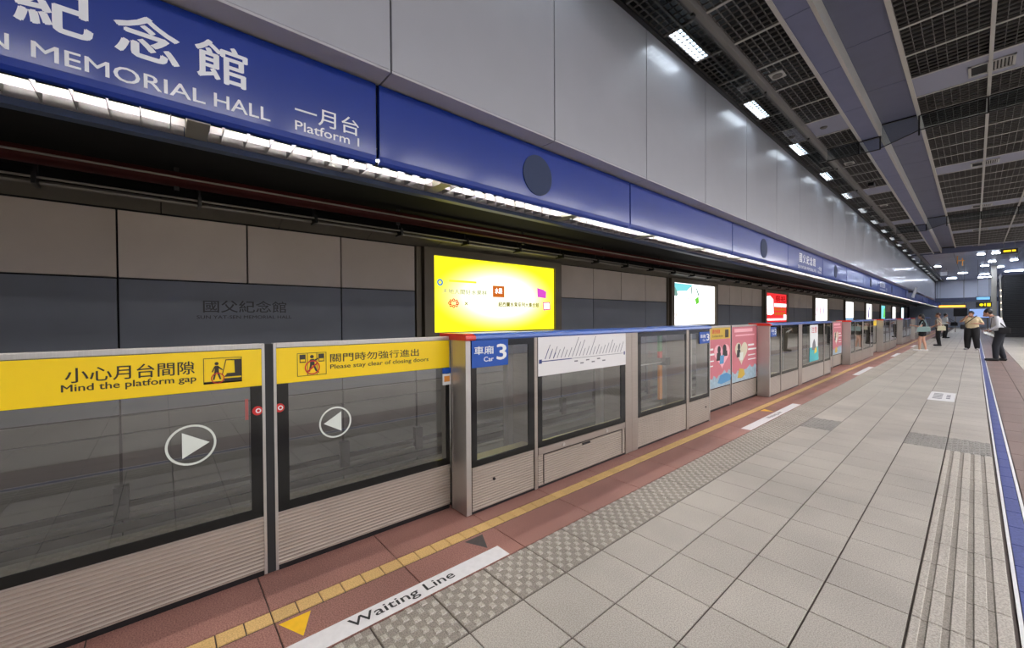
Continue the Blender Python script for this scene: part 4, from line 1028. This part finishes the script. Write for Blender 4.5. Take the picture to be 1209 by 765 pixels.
    for s in (-1, 1):
        L = 'l' if s < 0 else 'r'
        cap_(g, Vector((.06*s, j['pel'].y, hem+.06)), j['waist']+Vector((.055*s, 0, 0)), .118*fat, .112*fat)
        cap_(g, j['waist']+Vector((.055*s, 0, 0)), j['chest']+Vector((.075*s, 0, 0)), .112*fat, .115*fat)
        cap_(g, j['chest']+Vector((.07*s, 0, .0)), j['sh'+L], .108, .066); cap_(g, j['sh'+L], j['neck']+Vector((0, 0, -.03)), .062, .058)
        e = j['el'+L]
        if T_ <= 1: cap_(g, j['sh'+L], j['sh'+L].lerp(e, T_), .066, .060)
        else: cap_(g, j['sh'+L], e, .066, .054); cap_(g, e, e.lerp(j['wr'+L], T_-1), .054, .040)
    child('shirt', remesh(g, .013, top, 'shirt', 4))
    if style.get('bottom') == 'shorts':
        g = MB()
        for s in (-1, 1):
            L = 'l' if s < 0 else 'r'; cap_(g, j['pel']+Vector((.055*s, 0, 0)), j['hp'+L].lerp(j['kn'+L], .38), .125, .105)
        child('shorts', remesh(g, .013, bottom, 'shorts', 4))
    else:
        g = MB(); wl_ = style.get('wide', 1.0)
        for s in (-1, 1):
            L = 'l' if s < 0 else 'r'; cap_(g, j['pel']+Vector((.055*s, 0, 0)), j['hp'+L], .12*fat, .108*wl_); cap_(g, j['hp'+L], j['kn'+L], .105*wl_, .078*wl_); cap_(g, j['kn'+L], j['an'+L]+Vector((0, 0, .03)), .078*wl_, .060*wl_)
        child('trousers', remesh(g, .013, bottom, 'trousers', 4))
    for s in (-1, 1):
        L = 'l' if s < 0 else 'r'; g = MB(); cap_(g, j['an'+L]+Vector((0, -.035, -.035)), j['to'+L]+Vector((0, .0, .01)), .045, .040)
        g.box(j['an'+L].x-.036, j['an'+L].x+.038, j['an'+L].y-.06, j['to'+L].y+.018, 0, .02)
        child('shoe', remesh(g, .010, shoes, 'shoe', 2))
    return root
def wpt(root_loc, rz, H, p):
    sc = H/1.705; c, s = math.cos(rz), math.sin(rz); x, y, z = [v*sc for v in p]
    return Vector((root_loc[0]+x*c-y*s, root_loc[1]+x*s+y*c, root_loc[2]+z))
C_BLK = mat('black_cotton', (22, 21, 24), .8); C_CRM = mat('cream_cotton', (214, 196, 158), .8, noise=.05, nscale=20); C_WHT = mat('white_shirt_cotton', (206, 208, 212), .8, noise=.04, nscale=15)
C_TAU = mat('taupe_cotton', (166, 148, 136), .8); C_NAVY = mat('charcoal_trouser', (34, 36, 44), .8); HAIRB = mat('black_hair', (18, 15, 14), .5); HAIRR = mat('brown_hair', (58, 34, 28), .5)
SH_W = mat('white_shoe', (226, 224, 222), .5); SH_B = mat('black_shoe', (18, 17, 18), .35); SH_G = mat('grey_shoe', (150, 148, 146), .5)
PI = math.pi
# woman in black, facing the track, looking at a phone
wl_, wr_ = (-1.45, 24.65, 0), PI/2
person('woman in black T-shirt and shorts with white shoes, looking down at a phone', wl_, wr_, 1.60,
       dict(head=(0, .06, 1.58), face=(0, 1, -.35), ell=(-.22, .04, 1.12), wrl=(-.14, .28, 1.16), elr=(.22, .02, 1.11), wrr=(.12, .30, 1.17), handl=(0.3, 1, .2), handr=(-.3, 1, .2), knl=(-.09, .10, .50), knr=(.09, -.02, .50), anl=(-.1, .10, .085), tol=(-.11, .27, .03), anr=(.1, -.10, .085), tor=(.11, .06, .03)),
       SKIN, C_BLK, C_BLK, SH_W, HAIRB, dict(long=1, sleeve=.5, bottom='shorts', fat=.95, leg=.95))
def small_box(name, c, s, m, label, cat, rot=(0, 0, 0)):
    o = O(name, MB().box(-s[0]/2, s[0]/2, -s[1]/2, s[1]/2, -s[2]/2, s[2]/2), m, bev=.004); o.location = c; o.rotation_euler = rot; return props(o, label, cat)
p = wpt(wl_, wr_, 1.60, (0, .40, 1.20)); small_box('phone', p, (.15, .075, .009), BLKPL, 'dark phone held up by the woman in black', 'phone', (0, -.6, 0))
def tote(name, c, w_, h_, d_, m, strap_top, label, rz=0, sm=None):
    t = thing(name, c, label, 'bag'); c = Vector(c)
    mb = MB(); n = 6
    pts = [(-w_*.5, -h_), (w_*.5, -h_*.96), (w_*.46, -h_*.1), (w_*.1, 0), (-w_*.3, -.01), (-w_*.46, -h_*.12)]
    O('bag_body', mb.prism([(c.x+a, c.y-d_/2, c.z+b) for a, b in pts], (0, d_, 0)), m, t, bev=.015)
    st = Vector(strap_top)
    O('strap', MB().cyl((c.x-w_*.35, c.y, c.z-.03), st, .010, n=8).cyl((c.x+w_*.35, c.y, c.z-.03), st, .010, n=8), sm or m, t)
    return t
p = wpt(wl_, wr_, 1.60, (-.0, -.02, 1.03)); tote('shoulder_bag', (p.x+.03, p.y-.36, 1.06), .40, .22, .10, mat('pale_teal_canvas', (150, 178, 176), .8), (p.x+.02, p.y-.17, 1.36), 'pale teal and white bag hanging at the hip of the woman in black')
# man in taupe behind her
ml, mr = (-1.17, 29.5, 0), PI*.55
person('person in taupe T-shirt and black trousers standing behind the woman in black', ml, mr, 1.66,
       dict(face=(0, 1, -.2), ell=(-.22, .02, 1.12), wrl=(-.16, .22, 1.02), wrr=(.2, .18, .98)), SKIN2, C_TAU, C_BLK, SH_B, HAIRR, dict(sleeve=.6, wide=1.0, fat=1.1))
tote('sling_bag', (-1.06, 29.10, 1.02), .30, .24, .10, mat('pale_cream_canvas', (226, 220, 190), .8), (-1.22, 29.3, 1.36), 'cream bag slung at the side of the person in taupe', sm=mat('cream_strap', (220, 214, 186), .8))
# person in white further off
wl2 = (-1.30, 40.2, 0)
person('distant person in white shirt and black trousers carrying a black bag', wl2, -PI*.35, 1.68, dict(wrl=(-.12, .24, 1.02), wrr=(.16, .22, 1.0), face=(0, 1, -.2)), SKIN, WHT, C_BLK, SH_B, HAIRB, dict(sleeve=.8, wide=1.0, fat=1.05))
tote('black_shoulder_bag', (-.88, 39.9, 1.10), .34, .26, .12, C_BLK, (-1.18, 40.1, 1.38), 'black bag at the hip of the distant person in white')
# man in cream T-shirt
cl, cr = (-.06, 27.0, 0), PI*.92
person('man in cream T-shirt and wide black trousers with a strap across his chest', cl, cr, 1.72,
       dict(head=(.02, .06, 1.58), face=(.35, 1, -.3), elr=(.30, .16, 1.24), wrr=(.14, .30, 1.38), handr=(-.5, .3, .6), ell=(-.33, .02, 1.14), wrl=(-.12, .22, 1.16), handl=(1, .2, 0), anl=(-.15, -.02, .085), anr=(.14, .0, .085), tol=(-.20, .14, .03), tor=(.18, .15, .03), knl=(-.13, .04, .5), knr=(.13, .03, .5)),
       SKIN2, C_CRM, C_BLK, SH_G, HAIRB, dict(sleeve=.75, wide=1.45, fat=1.32, hem=.90))
sbg = thing('crossbody_bag', (-.32, 26.8, 1.0), 'small black crossbody bag at the hip of the man in cream', 'bag')
O('bag_body', MB().box(-.40, -.26, 26.72, 26.90, .93, 1.12), C_BLK, sbg, bev=.02)
O('strap', MB().prism([(-.34, 26.78, 1.08), (-.30, 26.78, 1.08), (.09, 26.86, 1.50), (.06, 26.86, 1.52)], (0, .012, 0)), C_BLK, sbg)
# man in white shirt
sl_, sr = (.53, 21.0, 0), PI*.52
person('man in white shirt and dark trousers bending his head over papers at the right', sl_, sr, 1.78,
       dict(pel=(0, -.04, .94), chest=(0, .04, 1.27), waist=(0, -.02, 1.08), neck=(0, .12, 1.41), head=(0, .23, 1.53), face=(0, 1, -.75), shl=(-.175, .05, 1.37), shr=(.175, .05, 1.37), ell=(-.22, .03, 1.10), wrl=(-.14, .22, .98), elr=(.22, -.02, 1.10), wrr=(.16, .16, .93), handl=(.2, .8, -.4), handr=(0, .7, -.6),
            hpl=(-.09, -.04, .92), hpr=(.09, -.04, .92), knl=(-.1, .06, .49), knr=(.1, -.02, .49), anl=(-.11, .06, .085), tol=(-.13, .26, .03), anr=(.11, -.12, .085), tor=(.12, .06, .03)),
       SKIN2, C_WHT, C_NAVY, SH_B, HAIRB, dict(sleeve=1.75, wide=1.12, fat=1.12, hem=.93))
p = wpt(sl_, sr, 1.78, (0, .22, .93))
small_box('paper_sheets', (p.x+.02, p.y-.18, .90), (.26, .20, .012), WHT, 'white papers held low by the man in white shirt', 'papers', (.5, .45, .3))
bg = thing('side_bag', (.68, 20.6, 1.0), 'black bag behind the hip of the man in white shirt', 'bag')
O('bag_body', MB().box(.52, .78, 20.60, 20.70, .92, 1.12), C_BLK, bg, bev=.03)
O('strap', MB().prism([(.66, 20.74, 1.10), (.70, 20.74, 1.10), (.42, 20.82, 1.47), (.39, 20.82, 1.46)], (0, .012, 0)), C_BLK, bg)
LAN = O('lanyard', MB().prism([(.375, 20.80, 1.42), (.39, 20.80, 1.42), (.36, 20.78, 1.08), (.345, 20.78, 1.08)], (0, .01, 0)), BLKPL, bg)
